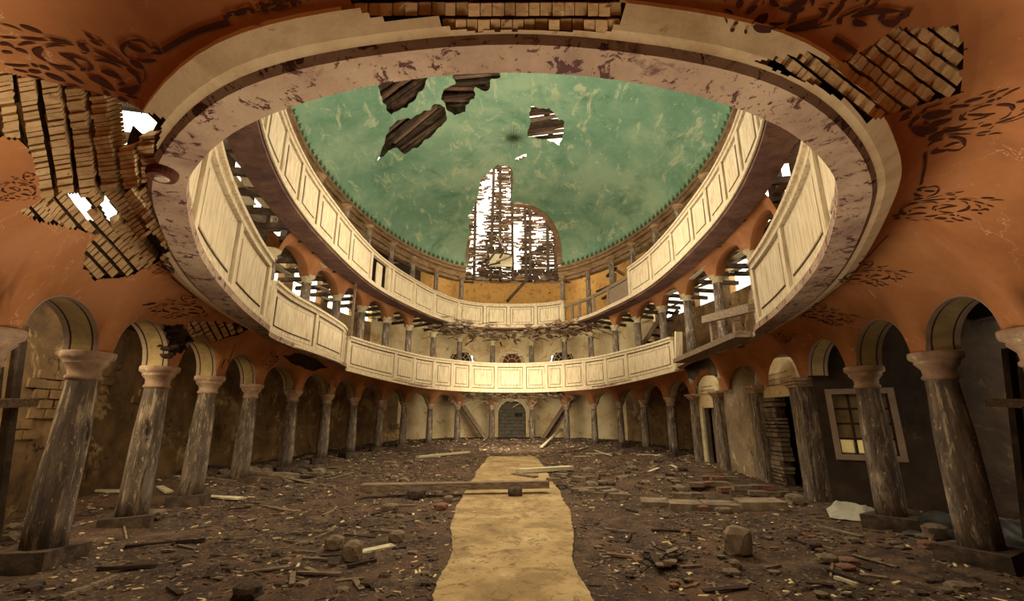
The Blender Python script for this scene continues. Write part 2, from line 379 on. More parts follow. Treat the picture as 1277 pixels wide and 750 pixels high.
# apse wall behind the far opening: broken brickwork with an uneven crest
mb = MB(); s0, s1 = LK[13] + .9, RK[12]; n = 120
for i in range(n + 1):
    s = s0 + (s1 - s0) * i / n; a = RING.off(s, OW); b = RING.off(s, OW + .3)
    zt = 9.1 + .5 * noise.noise(Vector((s * 1.3, 0, 0))) + .22 * noise.noise(Vector((s * 6, 0, 3))) + 1.2 * sstep(1.8, 3.2, abs(s - sF))
    mb.V += [(a[0], a[1], 5.9), (b[0], b[1], 5.9), (b[0], b[1], zt), (a[0], a[1], zt)]
for i in range(n):
    k = i * 4
    for j in range(4): mb.F.append((k + j, k + (j + 1) % 4, k + 4 + (j + 1) % 4, k + 4 + j)); mb.I.append(0)
tag(mb.build('wall_apse', M_ochre), kind='structure')
# eaves roof over the upper gallery: boards laid edge to edge, a few missing
def boards_ring(name, ka, kb, z, o0, o1, w, gap, m, zf=None, skip=None, parent=None, th=.04, kind=None):
    out = []; s = ka
    mbx = MB()
    while s < kb:
        if not (skip and skip(s)):
            mb = mbx; a = RING.off(s, o0); b = RING.off(s + U(-.05, .05), o1); dz = U(-.03, .03)
            mb.bar((a[0], a[1], z + dz), (b[0], b[1], (zf if zf is not None else z) + dz), w, th, jit=.01)
        s += w + gap
    return mbx
mb = boards_ring('roof', LK[5], sF - 3.6, 9.5, .55, OW + .3, .34, .004, None, zf=10.1, skip=lambda s: random.random() < .0)
o = mb.build('ceiling_left_eaves', M_beam); tag(o, kind='structure')
mb = boards_ring('roof', sF + 3.6, RK[5], 9.5, .55, OW + .3, .34, .004, None, zf=10.1, skip=lambda s: s < RK[10] and random.random() < .35)
o = mb.build('ceiling_right_eaves', M_beam); tag(o, kind='structure')
# gallery decks (behind the parapets)
mb = MB(); ribbon(mb, RING, LK[6] + .6, RK[6] - .6, -.1, OW + .1, 1.90, 1.99, .5); tag(mb.build('gallery_deck', M_beam), kind='structure')
# dark ceiling of the ground floor aisle near the camera
mb = MB(); ribbon(mb, RING, RK[8], L + LK[3], .2, OW + .1, 2.05, 2.12, .4); tag(mb.build('ceiling_aisle', M_beam), kind='structure')

# ---- dome
CY = 14.2
DZ, RISE = 8.75, 2.7
nth, nr = 360, 130
def dome(th_s, rho):
    k = KC.ev(th_s); return Vector((k[0] * rho, CY + (k[1] - CY) * rho, DZ + RISE * sqrt(max(0, 1 - rho * rho))))
H_DOME = {
 'a': [(470, 108), (482, 100), (505, 96), (522, 88), (535, 90), (532, 102), (520, 122), (508, 133), (495, 138), (487, 143), (478, 128)],
 'b': [(471, 200), (478, 180), (486, 158), (497, 150), (512, 148), (530, 138), (543, 130), (553, 132), (558, 147), (548, 160), (530, 176), (515, 186), (505, 192), (490, 184), (481, 190)],
 'c': [(568, 86), (624, 86), (622, 96), (613, 99), (611, 112), (600, 113), (592, 108), (592, 122), (580, 130), (580, 140), (566, 143), (556, 135), (550, 125), (553, 112), (566, 105)],
 'd': [(662, 131), (672, 136), (685, 134), (690, 142), (700, 149), (703, 165), (698, 180), (686, 176), (672, 172), (656, 170), (662, 152), (660, 140)],
 'e': [(583, 350), (582, 318), (586, 290), (584, 272), (590, 258), (597, 242), (598, 224), (610, 214), (620, 206), (636, 207), (640, 225), (637, 254), (650, 254), (664, 258), (680, 268), (691, 284), (697, 304), (698, 350)],
 'f': [(643, 197), (650, 193), (655, 192), (650, 199), (645, 202)]}
mb = MB(); DV = []
for j in range(nr + 1):
    rho = sin(pi / 2 * (1 - j / nr))
    for i in range(nth): DV.append(dome(KC.L * i / nth, rho))
def jag(p): return (p[0] + 3.5 * noise.noise(Vector((p[0] * .12, p[1] * .12, 0))), p[1] + 3.5 * noise.noise(Vector((p[0] * .12, p[1] * .12, 7))))
mb.V = [tuple(v) for v in DV]
# finer grid where the photograph looks: split faces near hole rims
for j in range(nr):
    for i in range(nth):
        a = j * nth + i; b = j * nth + (i + 1) % nth; f = (a, b, b + nth, a + nth)
        c = (DV[f[0]] + DV[f[2]]) / 2; q = proj(c)
        if 455 < q[0] < 720 and 78 < q[1] < 360 and c.y > 8:
            # subdivide 4x4 and test each
            S = 4
            P0, P1, P2, P3 = [DV[t] for t in f]
            ids = {}
            for u in range(S):
                for v in range(S):
                    cc = None
                    def pt(uu, vv): return (P0.lerp(P1, uu / S)).lerp(P3.lerp(P2, uu / S), vv / S)
                    qq = jag(proj(pt(u + .5, v + .5)))
                    if any(inpoly(qq, h) for h in H_DOME.values()): continue
                    fs = []
                    for (uu, vv) in ((u, v), (u + 1, v), (u + 1, v + 1), (u, v + 1)):
                        if (uu, vv) not in ids: ids[(uu, vv)] = len(mb.V); mb.V.append(tuple(pt(uu, vv)))
                        fs.append(ids[(uu, vv)])
                    mb.F.append(tuple(fs)); mb.I.append(0)
            continue
        mb.F.append(f); mb.I.append(0)
dome_o = tag(mb.build('ceiling_dome', M_dome, smooth=True), kind='structure')
bmw = bmesh.new(); bmw.from_mesh(dome_o.data); bmesh.ops.remove_doubles(bmw, verts=bmw.verts, dist=.002); bmw.to_mesh(dome_o.data); bmw.free()
dome_o.data.polygons.foreach_set('use_smooth', [True] * len(dome_o.data.polygons))
DB = BVHTree.FromPolygons(DV, [(j * nth + i, j * nth + (i + 1) % nth, (j + 1) * nth + (i + 1) % nth, (j + 1) * nth + i) for j in range(nr) for i in range(nth)])
def dhit(px, py):
    r = ray(px, py).normalized(); h = DB.ray_cast(Vector((0, 0, 0)), r)
    return (h[0], h[1] if h[1].dot(r) < 0 else -h[1]) if h[0] else (None, None)
# leafy stencil band round the foot of the dome
mb = MB(); s = KC.near((-6.6, 11)); sE = KC.L - s; k = 0
while s < sE:
    rho = .9985; c = dome(s, rho); t = (dome(s + .1, rho) - c).normalized(); u = (dome(s, .99) - c).normalized(); nn = t.cross(u)
    if nn.z > 0: nn = -nn
    q = proj(c)
    if not (580 < q[0] < 700):
        for ang, ln in ((-1.1, .16), (-.55, .24), (0, .30), (.55, .24), (1.1, .16)):
            d = t * sin(ang) + u * cos(ang); e = c + nn * .012; w = t * cos(ang) - u * sin(ang)
            mb.add([e, e + d * ln * .5 + w * .035, e + d * ln, e + d * ln * .5 - w * .035], [(0, 1, 2, 3)])
    s += .36
mb.build('stencil_border', mat('faded_border_paint', ['#3c4a34', '#4c583c'], 6, bump=0), dome_o, kind='stuff')
mb = MB(); c, nn = dhit(640, 172); t = nn.cross(Vector((0, 1, 0))).normalized(); u = nn.cross(t)
for i in range(32):
    a = 2 * pi * i / 32; d = t * cos(a) + u * sin(a); w = t * -sin(a) + u * cos(a); ln = U(.55, .95); e = c + nn * .02
    mb.add([e + w * .018, e + d * ln + w * .002, e + d * ln - w * .002, e - w * .018], [(0, 1, 2, 3)])
mb.lathe([(.02, -.02), (.07, -.03), (.02, -.12)], 10, tuple(c + nn * .02))
mb.build('painted_star', MATS['faded_border_paint'], dome_o)
# rim arch of the lunette, following the dome
arc_px = [(697, 335), (697, 318), (695, 300), (689, 283), (680, 270), (667, 261), (654, 257), (642, 256)]
def strip_on(hit, pts, w, lift, mb, mi=0, taper=False, thick=0):
    P = []
    for q in pts:
        h = hit(*q)
        if h[0] is None: continue
        P.append((h[0] + h[1] * lift, h[1]))
    if len(P) < 3: return
    V = []; n = len(P)
    for i, (p, nn) in enumerate(P):
        d = (P[min(n - 1, i + 1)][0] - P[max(0, i - 1)][0]); d.normalize(); r = d.cross(nn).normalized()
        ww = w if not taper else w * max(.04, (sin(pi * (i + .25) / (n - .5))) ** .6)
        V += [p + r * ww / 2, p - r * ww / 2]
        if thick: V += [p - r * ww / 2 - nn * thick, p + r * ww / 2 - nn * thick]
    if thick:
        F = []
        for i in range(n - 1):
            for j in range(4): F.append((i * 4 + j, i * 4 + (j + 1) % 4, i * 4 + 4 + (j + 1) % 4, i * 4 + 4 + j))
        F += [(3, 2, 1, 0), (n * 4 - 4, n * 4 - 3, n * 4 - 2, n * 4 - 1)]
    else: F = [(i * 2, i * 2 + 1, i * 2 + 3, i * 2 + 2) for i in range(n - 1)]
    mb.add(V, F, mi)
def dens(pts, k=5):
    C = Curve(pts); return [C.ev(C.L * i / (k * (len(pts) - 1))) for i in range(k * (len(pts) - 1) + 1)]
mb = MB(); strip_on(dhit, dens(arc_px, 3), .30, .05, mb, thick=.25); mb.build('lunette_rim', M_corn, dome_o)
mb = MB(); strip_on(dhit, dens([(583, 335), (582, 318), (585, 298)], 3), .16, .05, mb, thick=.2); mb.build('lunette_rim', M_corn, dome_o)

# cornice mouldings between the upper columns and the dome
corn = thing('dome_cornice', (0, CY, 8.0), 'brown moulded cornice ring under the green dome', 'cornice')
sa, sb = KC.near((-2.85, 25.75)), KC.near((2.85, 25.75)); s_n = KC.near((-4.6, 4.8))
def zc_(z): return z
for nm, (o0, o1, z0, z1), m in (('fascia', (-.10, .5, 8.72, 8.86), M_corn), ('moulding', (-.02, .5, 8.55, 8.72), M_corn), ('frieze', (.10, .5, 8.30, 8.55), M_corn), ('lower_moulding', (.02, .5, 8.20, 8.31), M_corn), ('architrave', (.12, .5, 8.0, 8.21), M_corn)):
    mb = MB(); ribbon(mb, KC, s_n, sa, o0, o1, z0, z1, .3); ribbon(mb, KC, sb, KC.L - s_n, o0, o1, z0, z1, .3); mb.build(nm, m, corn)

# ---- vault over the ground floor arcade
def bays():
    B = []
    for i in range(NC - 1): B.append((LK[i], LK[i + 1], VLK[i], VLK[i + 1], ('L', i)))
    B.append((LK[-1], RK[-1], VLK[-1], VRK[-1], ('C', 15)))
    for i in range(NC - 1, 0, -1): B.append((RK[i], RK[i - 1], VRK[i], VRK[i - 1], ('R', i - 1)))
    B.append((RK[0], L + LK[0], VRK[0], VC.L + VLK[0], ('N', -1)))
    return B
BAYS = bays()
COLW = .10
def arch(t, z0, rise):
    if t < COLW / 1.0 or t > 1 - COLW: return z0
    q = (2 * (t - COLW) / (1 - 2 * COLW)) - 1
    return z0 + rise * sqrt(max(0, 1 - q * q))
def rise(key): return .50 if key[1] in (2, 3) and key[0] in 'LR' else .60
def vz(y): return 1.58 * (1 - .20 * sstep(13, 23, y))
def vault_pt(b, t, v):
    s = b[0] + (b[1] - b[0]) * t; vs = b[2] + (b[3] - b[2]) * t
    r = RING.off(s, -.16); p = VC.ev(vs); y = RING.ev(s)[1]; k = sc(y)
    x = p[0] + (r[0] - p[0]) * v; yy = p[1] + (r[1] - p[1]) * v
    za = arch(t, .78 * k, rise(b[4]) * k); zs_ = .78 * k + rise(b[4]) * k * (1 - cos(2 * pi * t)) / 2; w_ = v ** 5; za = zs_ + (za - zs_) * w_; zv = vz(p[1])
    near = 1 - sstep(2, 9, p[1])
    g = v ** 3.2
    z = zv + (za - zv) * g + (.20 + .22 * near) * sin(pi * min(1, v * 1.02)) * (1 - .3 * v)
    return Vector((x, yy, z))
NT, NV = 22, 16
V = []; idx = {}; F = []
for bi, b in enumerate(BAYS):
    for i in range(NT + 1):
        t = i / NT
        # denser stations near the springing
        for j in range(NV + 1): idx[(bi, i, j)] = len(V); V.append(vault_pt(b, t, j / NV))
    for i in range(NT):
        for j in range(NV): F.append((idx[(bi, i, j)], idx[(bi, i + 1, j)], idx[(bi, i + 1, j + 1)], idx[(bi, i, j + 1)]))
# ---- front beam of the lower gallery (soffit and fillet)
A_IN = [(0, 1.67), (-.5, 1.72), (-1.0, 1.86), (-1.5, 2.1), (-1.95, 2.45), (-2.25, 2.79), (-2.69, 3.48), (-3.1, 4.25), (-3.52, 5.25), (-3.99, 6.58), (-4.37, 7.87), (-4.62, 8.35), (-4.78, 9.0), (-4.92, 10.5), (-4.95, 12.0), (-5.05, 13.2), (-5.14, 13.9), (-5.3, 14.25), (-5.5, 14.9), (-5.35, 15.8), (-5.1, 16.8), (-4.6, 18.2), (-3.9, 20.0), (-3.0, 21.3), (-1.55, 22.5), (0, 22.85)]
INC = Curve(mir(A_IN, True, True), closed=True, sub=6)
BP = []; nbm = 420
for i in range(nbm + 1):
    s = INC.L * i / nbm; p = INC.ev(s); q0 = VC.D[min(range(0, len(VC.D)), key=lambda k: (VC.D[k][0] - p[0]) ** 2 + (VC.D[k][1] - p[1]) ** 2)]
    zs = vz(p[1]) - .09
    dvec = Vector((q0[0] - p[0], q0[1] - p[1])); l = dvec.length; dvec.normalize()
    m1 = (p[0] + dvec.x * l * .60, p[1] + dvec.y * l * .60); m2 = (p[0] + dvec.x * l * .70, p[1] + dvec.y * l * .70); m3 = (p[0] + dvec.x * l * .84, p[1] + dvec.y * l * .84)
    zv = vz(q0[1]); q0 = (q0[0] + dvec.x * .04, q0[1] + dvec.y * .04)
    BP.append([Vector(v) for v in ((p[0], p[1], zs + .10), (p[0], p[1], zs), (m1[0], m1[1], zs + .005), (m2[0], m2[1], zs + .035), (m3[0], m3[1], zs + .05), (q0[0], q0[1], zv + .012), (q0[0], q0[1], zv + .08))])
FIL = []
for i in range(nbm):
    for j in range(1, 5):
        f = [BP[i][j], BP[i][j + 1], BP[i + 1][j + 1], BP[i + 1][j]]; FIL.append(f); n_ = len(V); V += f; F.append((n_, n_ + 1, n_ + 2, n_ + 3))
VB = BVHTree.FromPolygons(V, F)
def vhit(px, py):
    r = ray(px, py).normalized(); h = VB.ray_cast(Vector((0, 0, 0)), r)
    if h[0] is None: return (None, None)
    n = h[1] if h[1].dot(r) < 0 else -h[1]; return (h[0], n)
P_TOP = [(436, -20), (437, 2), (445, 13), (462, 22), (500, 23), (545, 22), (553, 31), (562, 37), (600, 39), (700, 38), (758, 40), (774, 30), (780, 14), (783, -20)]
P_LU = [(-12, 88), (45, 98), (95, 110), (143, 122), (185, 140), (204, 150), (196, 180), (188, 215), (182, 245), (140, 240), (100, 246), (52, 250), (42, 200), (30, 178), (-12, 168)]
P_LL = [(24, 264), (60, 246), (110, 238), (182, 240), (200, 280), (210, 313), (188, 332), (160, 345), (120, 350), (104, 335), (108, 306), (124, 292), (85, 285), (45, 275)]
P_R = [(940, 76), (975, 72), (1000, 66), (1022, 72), (1045, 80), (1068, 66), (1098, 50), (1108, 38), (1130, 35), (1170, 34), (1192, 32), (1203, 60), (1198, 90), (1200, 115), (1160, 127), (1110, 142), (1078, 153), (1058, 130), (1020, 108), (975, 92)]
P_S = [(232, 404), (262, 400), (300, 404), (312, 410), (296, 418), (268, 426), (248, 434), (238, 425)]
P_H = [(183, 446), (178, 418), (196, 406), (225, 405), (240, 418), (250, 430), (226, 440), (205, 450)]
P_B = [(352, 444), (368, 440), (395, 448), (408, 458), (392, 463), (368, 456)]
WHITE = [[(141, 120), (163, 124), (188, 139), (180, 166), (168, 190), (150, 184), (138, 180)], [(80, 242), (104, 242), (114, 260), (120, 277), (103, 272)], [(118, 241), (130, 244), (144, 262), (154, 286), (134, 274)], [(115, 152), (122, 154), (121, 166), (116, 166)]]
PATCH = [P_TOP, P_LU, P_LL, P_R, P_S, P_H, P_B]
def jag2(p, a=2.5): return (p[0] + a * noise.noise(Vector((p[0] * .09, p[1] * .09, 0))), p[1] + a * noise.noise(Vector((p[0] * .09, p[1] * .09, 7))))
# broken far bays are left out near the centre
def dropped(key, t, v):
    side, i = key
    if side == 'C': return v < .93 or abs(t - .5) < .5
    if i == 14: return (t > .25 and v < .9) or v < .35 + .3 * noise.noise(Vector((t * 4, v * 4, 1)))
    if i == 13 and side == 'L': return v < .25 + .3 * noise.noise(Vector((t * 5, v * 4, 2))) and t > .5
    if i == 8 and side == 'R': return v < .9            # the gallery front has fallen here
    return False
mb = MB(); bk = MB()
def emit(P, key, tv, sub):
    S = sub
    for u in range(S):
        for v in range(S):
            def pt(uu, vv): return (P[0].lerp(P[1], uu / S)).lerp(P[3].lerp(P[2], uu / S), vv / S)
            q = proj(pt(u + .5, v + .5)); qq = jag2(q)
            quad = [pt(u, v), pt(u + 1, v), pt(u + 1, v + 1), pt(u, v + 1)]
            if any(inpoly(qq, h) for h in PATCH):
                continue
            mb.add(quad, [(0, 1, 2, 3)])
for bi, b in enumerate(BAYS):
    for i in range(NT):
        for j in range(NV):
            if dropped(b[4], (i + .5) / NT, (j + .5) / NV): continue
            f = [V[idx[(bi, i, j)]], V[idx[(bi, i + 1, j)]], V[idx[(bi, i + 1, j + 1)]], V[idx[(bi, i, j + 1)]]]
            q = proj((f[0] + f[2]) / 2); near = any(min(p[0] for p in h) - 25 < q[0] < max(p[0] for p in h) + 25 and min(p[1] for p in h) - 20 < q[1] < max(p[1] for p in h) + 20 for h in PATCH)
            emit(f, b[4], None, 5 if near and q[1] < 390 else (3 if near else 1))
vault = tag(mb.build('ceiling_vault', M_or), kind='structure')
bmw = bmesh.new(); bmw.from_mesh(vault.data); bmesh.ops.remove_doubles(bmw, verts=bmw.verts, dist=.0008)
bmesh.ops.recalc_face_normals(bmw, faces=bmw.faces); bmw.to_mesh(vault.data); bmw.free()
vault.data.polygons.foreach_set('use_smooth', [True] * len(vault.data.polygons))
mbb = MB()
def nearp(q): return any(min(p[0] for p in h) - 25 < q[0] < max(p[0] for p in h) + 25 and min(p[1] for p in h) - 20 < q[1] < max(p[1] for p in h) + 20 for h in (P_TOP, P_LU, P_LL, P_R))
for i in range(nbm):
    for j in range(6):
        f = [BP[i][j], BP[i][j + 1], BP[i + 1][j + 1], BP[i + 1][j]]; mi = 1 if j >= 3 else 0
        if j == 5 and nearp(proj((f[0] + f[2]) / 2)) and any(inpoly(proj((f[0] + f[2]) / 2), h) for h in (P_TOP, P_LU, P_LL, P_R)): continue
        if j in (0, 5) or not nearp(proj((f[0] + f[2]) / 2)): mbb.add(f, [(0, 1, 2, 3)], mi); continue
        S = 5
        for u in range(S):
            for v in range(S):
                def pt(uu, vv): return (f[0].lerp(f[1], uu / S)).lerp(f[3].lerp(f[2], uu / S), vv / S)
                if any(inpoly(jag2(proj(pt(u + .5, v + .5))), h) for h in (P_TOP, P_LU, P_LL, P_R)): continue
                mbb.add([pt(u, v), pt(u + 1, v), pt(u + 1, v + 1), pt(u, v + 1)], [(0, 1, 2, 3)], mi)
beam = mbb.build('gallery_front_beam', [M_sof, M_fil], loc=(0, 1.6, 1.4)); tag(beam, 'long curved painted beam with peeling soffit rimming the lower gallery opening', 'beam')
for f in FIL:
    if nearp(proj((f[0] + f[2]) / 2)) and not any(inpoly(proj((f[0] + f[2]) / 2), h) for h in WHITE): bk.add([v + Vector((0, 0, .10)) for v in f], [(0, 1, 2, 3)])
# back of the vault: mortar bed behind the lost plaster
S = 4
for bi, b in enumerate(BAYS):
    for i in range(NT):
        for j in range(NV):
            f = [V[idx[(bi, i, j)]], V[idx[(bi, i + 1, j)]], V[idx[(bi, i + 1, j + 1)]], V[idx[(bi, i, j + 1)]]]
            q = proj((f[0] + f[2]) / 2)
            if not any(min(p[0] for p in h) - 40 < q[0] < max(p[0] for p in h) + 40 and min(p[1] for p in h) - 40 < q[1] < max(p[1] for p in h) + 40 for h in PATCH): continue
            nn = (f[1] - f[0]).cross(f[3] - f[0]).normalized()
            if nn.z < 0: nn = -nn
            S = 5 if q[1] < 390 else 1
            for u in range(S):
                for v in range(S):
                    def pt(uu, vv): return (f[0].lerp(f[1], uu / S)).lerp(f[3].lerp(f[2], uu / S), vv / S) + Vector((0, 0, .10))
                    if any(inpoly(proj(pt(u + .5, v + .5)), h) for h in WHITE): continue
                    bk.add([pt(u, v), pt(u + 1, v), pt(u + 1, v + 1), pt(u, v + 1)], [(0, 1, 2, 3)])
bk.build('mortar_bed', M_back, vault)
# exposed bricks, laid in rows
BR = []
def rows(poly, origin, ang, pitch, width, stepx, nrows, length, fan=0, deep=.05):
    a0 = radians(ang)
    for r in range(nrows):
        a = a0 + radians(fan) * (r - nrows / 2); dx, dy = cos(a), sin(a); ox = origin[0] + (-sin(a0)) * pitch * r; oy = origin[1] + cos(a0) * pitch * r
        s = -length + U(0, stepx)
        while s < length:
            e = s + stepx * U(.85, 1.1)
            w0, w1 = -width / 2, width / 2
            c = (ox + dx * (s + e) / 2, oy + dy * (s + e) / 2)
            if inpoly(c, poly) and not any(inpoly(c, h) for h in WHITE):
                P = []; ok = True; lift = U(-.012, .012)
                for (ss, ww) in ((s + .55, w0), (e - .55, w0), (e - .55, w1), (s + .55, w1)):
                    h = vhit(ox + dx * ss - dy * ww, oy + dy * ss + dx * ww)
                    if h[0] is None: ok = False; break
                    P.append(h)
                if ok:
                    d = (P[0][0] - P[2][0]).length
                    if d < .8:
                        lo = [p[0] + p[1] * (-.012 + lift) for p in P]; hi = [p[0] - p[1] * .10 for p in P]
                        BR.append((abs(stepx * width), lo + hi))
            s = e
rows(P_TOP, (610, -8), 0, 20.5, 16, 15.5, 3, 200)
rows(P_LU, (13, 150), 82, -27, 19, 5.6, 8, 150, fan=.8)
rows(P_LU, (13, 150), 82, 27, 19, 5.6, 2, 150)
rows(P_LL, (60, 262), 38, -16, 11, 5.5, 1, 60)
rows(P_LL, (120, 250), 48, 15, 10.5, 6, 7, 130); rows(P_LL, (120, 250), 52, -17, 12, 6, 6, 130)
rows(P_R, (1090, 90), 38, 19, 14.5, 8, 5, 180); rows(P_R, (1090, 90), 38, -19, 14.5, 8, 6, 180)
rows(P_S, (270, 415), 62, -9, 6.5, 5, 6, 30); rows(P_S, (270, 415), 62, 9, 6.5, 5, 6, 30)
BR.sort(key=lambda q: -q[0])
print('vault bricks', len(BR))
for a, P in BR[:290]:
    mb = MB(); mb.hexa(P); c = sum((p for p in P), Vector()) / 8; mb.build('brick', M_brick, vault)
if len(BR) > 290:
    mb = MB()
    for a, P in BR[290:]: mb.hexa(P)
    mb.build('bricks', M_brick, vault, kind='stuff')
# hanging masonry round the hole beside the second left column
mb = MB()
for i in range(130):
    q = (U(180, 246), U(404, 452))
    if not inpoly(q, P_H): continue
    h = vhit(*q)
    if h[0] is None: continue
    c = h[0] - h[1] * U(.05, .25); mb.rock(c, U(.05, .10), sq=(1.4, 1, .7))
mb.build('broken_masonry', M_back, vault, kind='stuff')
# arch bands under the arcade
def archband(b, zk, rise, z0k, o0, o1, parent, simple=False):
    n = 22
    y = RING.ev((b[0] + b[1]) / 2)[1]; k = sc(y)
    pts = []
    for i in range(n + 1):
        q = pi * i / n; t = .5 - cos(q) * (.5 - COLW); s = b[0] + (b[1] - b[0]) * t; pts.append((s, z0k * k + rise * k * sin(q)))
    w = o1 - o0
    segs = [(o0, o0 + w * .16, 0, 0), (o0 + w * .16, o0 + w * .22, 2, .006), (o0 + w * .22, o0 + w * .78, 1, .006), (o0 + w * .78, o0 + w * .84, 2, .006), (o0 + w * .84, o1, 0, 0)]
    mb = MB()
    for a, c, mi, rec in segs:
        V = []
        for s, z in pts:
            p = RING.off(s, a); q = RING.off(s, c); V += [(p[0], p[1], z + rec), (q[0], q[1], z + rec), (q[0], q[1], z + .09), (p[0], p[1], z + .09)]
        F = []
        for i in range(n):
            for j in range(4): F.append((i * 4 + j, i * 4 + (j + 1) % 4, i * 4 + 4 + (j + 1) % 4, i * 4 + 4 + j))
        F += [(3, 2, 1, 0), (n * 4, n * 4 + 1, n * 4 + 2, n * 4 + 3)]
        mb.add(V, F, mi)
    o = mb.build('arch_band', [M_edge, M_band, M_grime_shade], parent)
    # spandrel wall on the aisle side
    return o
for bi, b in enumerate(BAYS):
    side, i = b[4]
    if side in ('N', 'C') or i in (0, 1): continue
    if side == 'R' and i in (6, 8): continue
    archband(b, 0, rise(b[4]), .78, -.17, .19, vault)
mb = MB()
for bi, b in enumerate(BAYS):                      # back face of the arcade wall
    side, i = b[4]
    n = 24; y = RING.ev((b[0] + b[1]) / 2)[1]; k = sc(y); V_ = []; F_ = []
    if side == 'C': continue
    for q in range(n + 1):
        t = q / n; s = b[0] + (b[1] - b[0]) * t; p = RING.off(s, .19); z = arch(t, .78 * k, rise(b[4]) * k)
        V_ += [(p[0], p[1], z), (p[0], p[1], 2.05)]
    for q in range(n): F_.append((q * 2, q * 2 + 2, q * 2 + 3, q * 2 + 1))
    mb.add(V_, F_)
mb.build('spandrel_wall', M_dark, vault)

# ---- painted scrollwork on the vault
ST = [([(0, 155), (70, 170), (160, 205)], 16), ([(135, 170), (200, 188), (285, 215)], 38), ([(0, 245), (60, 247), (120, 252)], 18), ([(135, 250), (230, 258), (325, 265)], 20), ([(335, 265), (420, 280), (500, 298)], 22), ([(285, 235), (400, 255), (490, 285)], 8), ([(120, 300), (180, 285), (245, 285)], 16), ([(0, 295), (50, 290), (100, 320)], 35), ([(100, 325), (150, 335), (190, 350)], 34), ([(10, 345), (50, 345), (85, 345)], 28), ([(305, 312), (370, 298), (445, 305)], 14), ([(285, 315), (245, 352), (310, 408)], 44), ([(325, 422), (400, 447), (510, 460)], 24), ([(400, 358), (480, 395), (545, 448)], 34), ([(430, 365), (510, 378), (585, 402)], 18), ([(590, 420), (622, 440), (588, 472)], 22), ([(540, 468), (560, 462), (580, 452)], 16), ([(525, 305), (560, 318), (600, 330)], 40), ([(525, 290), (570, 284), (600, 300)], 9), ([(540, 344), (565, 352), (590, 350)], 9), ([(565, 210), (590, 235), (640, 255)], 18), ([(600, 265), (640, 285), (690, 300)], 22), ([(655, 262), (690, 278), (712, 298)], 16), ([(710, 315), (780, 360), (850, 410)], 12), ([(625, 335), (740, 385), (870, 445)], 26), ([(635, 400), (720, 405), (820, 450)], 22), ([(850, 460), (915, 500), (940, 565)], 42), ([(935, 572), (880, 602), (795, 602)], 36), ([(600, 520), (680, 545), (775, 600)], 52), ([(680, 475), (760, 495), (815, 525)], 38), ([(815, 530), (825, 552), (790, 562)], 14), ([(860, 385), (815, 325), (870, 268)], 26), ([(870, 268), (950, 270), (1020, 325)], 20), ([(860, 310), (910, 325), (980, 340)], 35), ([(1015, 305), (1085, 345), (1010, 355)], 26), ([(915, 385), (960, 405), (1050, 400)], 26), ([(870, 410), (920, 430), (960, 445)], 44), ([(905, 465), (930, 482), (950, 502)], 9), ([(965, 460), (977, 500), (960, 550)], 10), ([(25, 425), (110, 435), (200, 435)], 25), ([(90, 460), (140, 470), (190, 480)], 25), ([(195, 475), (235, 475), (275, 475)], 34), ([(215, 435), (235, 435), (255, 437)], 30), ([(265, 445), (300, 448), (335, 458)], 32), ([(175, 500), (220, 510), (290, 525)], 18), ([(305, 495), (370, 515), (440, 535)], 44), ([(450, 495), (510, 530), (565, 555)], 30), ([(360, 455), (405, 468), (450, 485)], 9), ([(545, 605), (620, 618), (690, 635)], 11), ([(790, 655), (825, 660), (860, 670)], 25), ([(840, 635), (885, 645), (925, 655)], 16), ([(430, 570), (490, 572), (545, 580)], 12), ([(695, 620), (718, 622), (740, 628)], 26)]
def affine(A, B):
    import itertools
    (x1, y1), (x2, y2), (x3, y3) = A; det = (x1 - x3) * (y2 - y3) - (x2 - x3) * (y1 - y3)
    def f(p):
        l1 = ((y2 - y3) * (p[0] - x3) + (x3 - x2) * (p[1] - y3)) / det; l2 = ((y3 - y1) * (p[0] - x3) + (x1 - x3) * (p[1] - y3)) / det; l3 = 1 - l1 - l2
        return (l1 * B[0][0] + l2 * B[1][0] + l3 * B[2][0], l1 * B[0][1] + l2 * B[1][1] + l3 * B[2][1])
    return f
REF = [(1000, 330), (920, 540), (235, 460)]
PLACE = [[(186.7, 61.6), (171.7, 100.8), (43.9, 85.9)], [(1175, 185), (1143, 160), (1240, 120)], [(1152, 236), (1128, 258), (1191, 271)], [(1076, 328), (1057, 342), (1096, 353)], [(1020, 380), (1005, 390), (1040, 403)],
         [(1108, 24), (988, 34), (930, -6)], [(288, 18), (334, 12), (410, -14)], [(38, 218), (42, 236), (6, 246)], [(236, 371), (250, 385), (212, 394)], [(206, 318), (213, 331), (194, 339)],
         [(292, 432), (288, 440), (284, 452)], [(340, 438), (345, 446), (334, 458)], [(414, 468), (418, 474), (412, 482)], [(468, 472), (472, 477), (462, 484)], [(975, 432), (982, 440), (990, 452)], [(992, 418), (984, 424), (968, 420)]]
def clear(q): return not any(inpoly(q, h) for h in PATCH)
for pl in PLACE:
    f = affine(REF, pl); mb = MB()
    for pts, w in ST:
        C = Curve(pts); q = [f(C.ev(C.L * i / 8)[:2]) for i in range(9)]
        if not all(clear(p) for p in q): continue
        c = f(pts[1]); e = f((pts[1][0], pts[1][1] + w)); e2 = f((pts[1][0] + w, pts[1][1]))
        h0 = vhit(*c); h1 = vhit(*e); h2 = vhit(*e2)
        if h0[0] is None or h1[0] is None or h2[0] is None: continue
        if q[4][1] < 64 and h0[0].y < 0: continue
        ww = sqrt(max(1e-6, (h0[0] - h1[0]).length * (h0[0] - h2[0]).length))
        if ww > .5: continue
        ww = min(ww, (h0[0] - h1[0]).length * 1.2 + .01) * .74
        strip_on(vhit, q, ww, .006, mb, taper=True)
    if mb.V: mb.build('painted_scroll', M_sten, vault)
mb = MB()
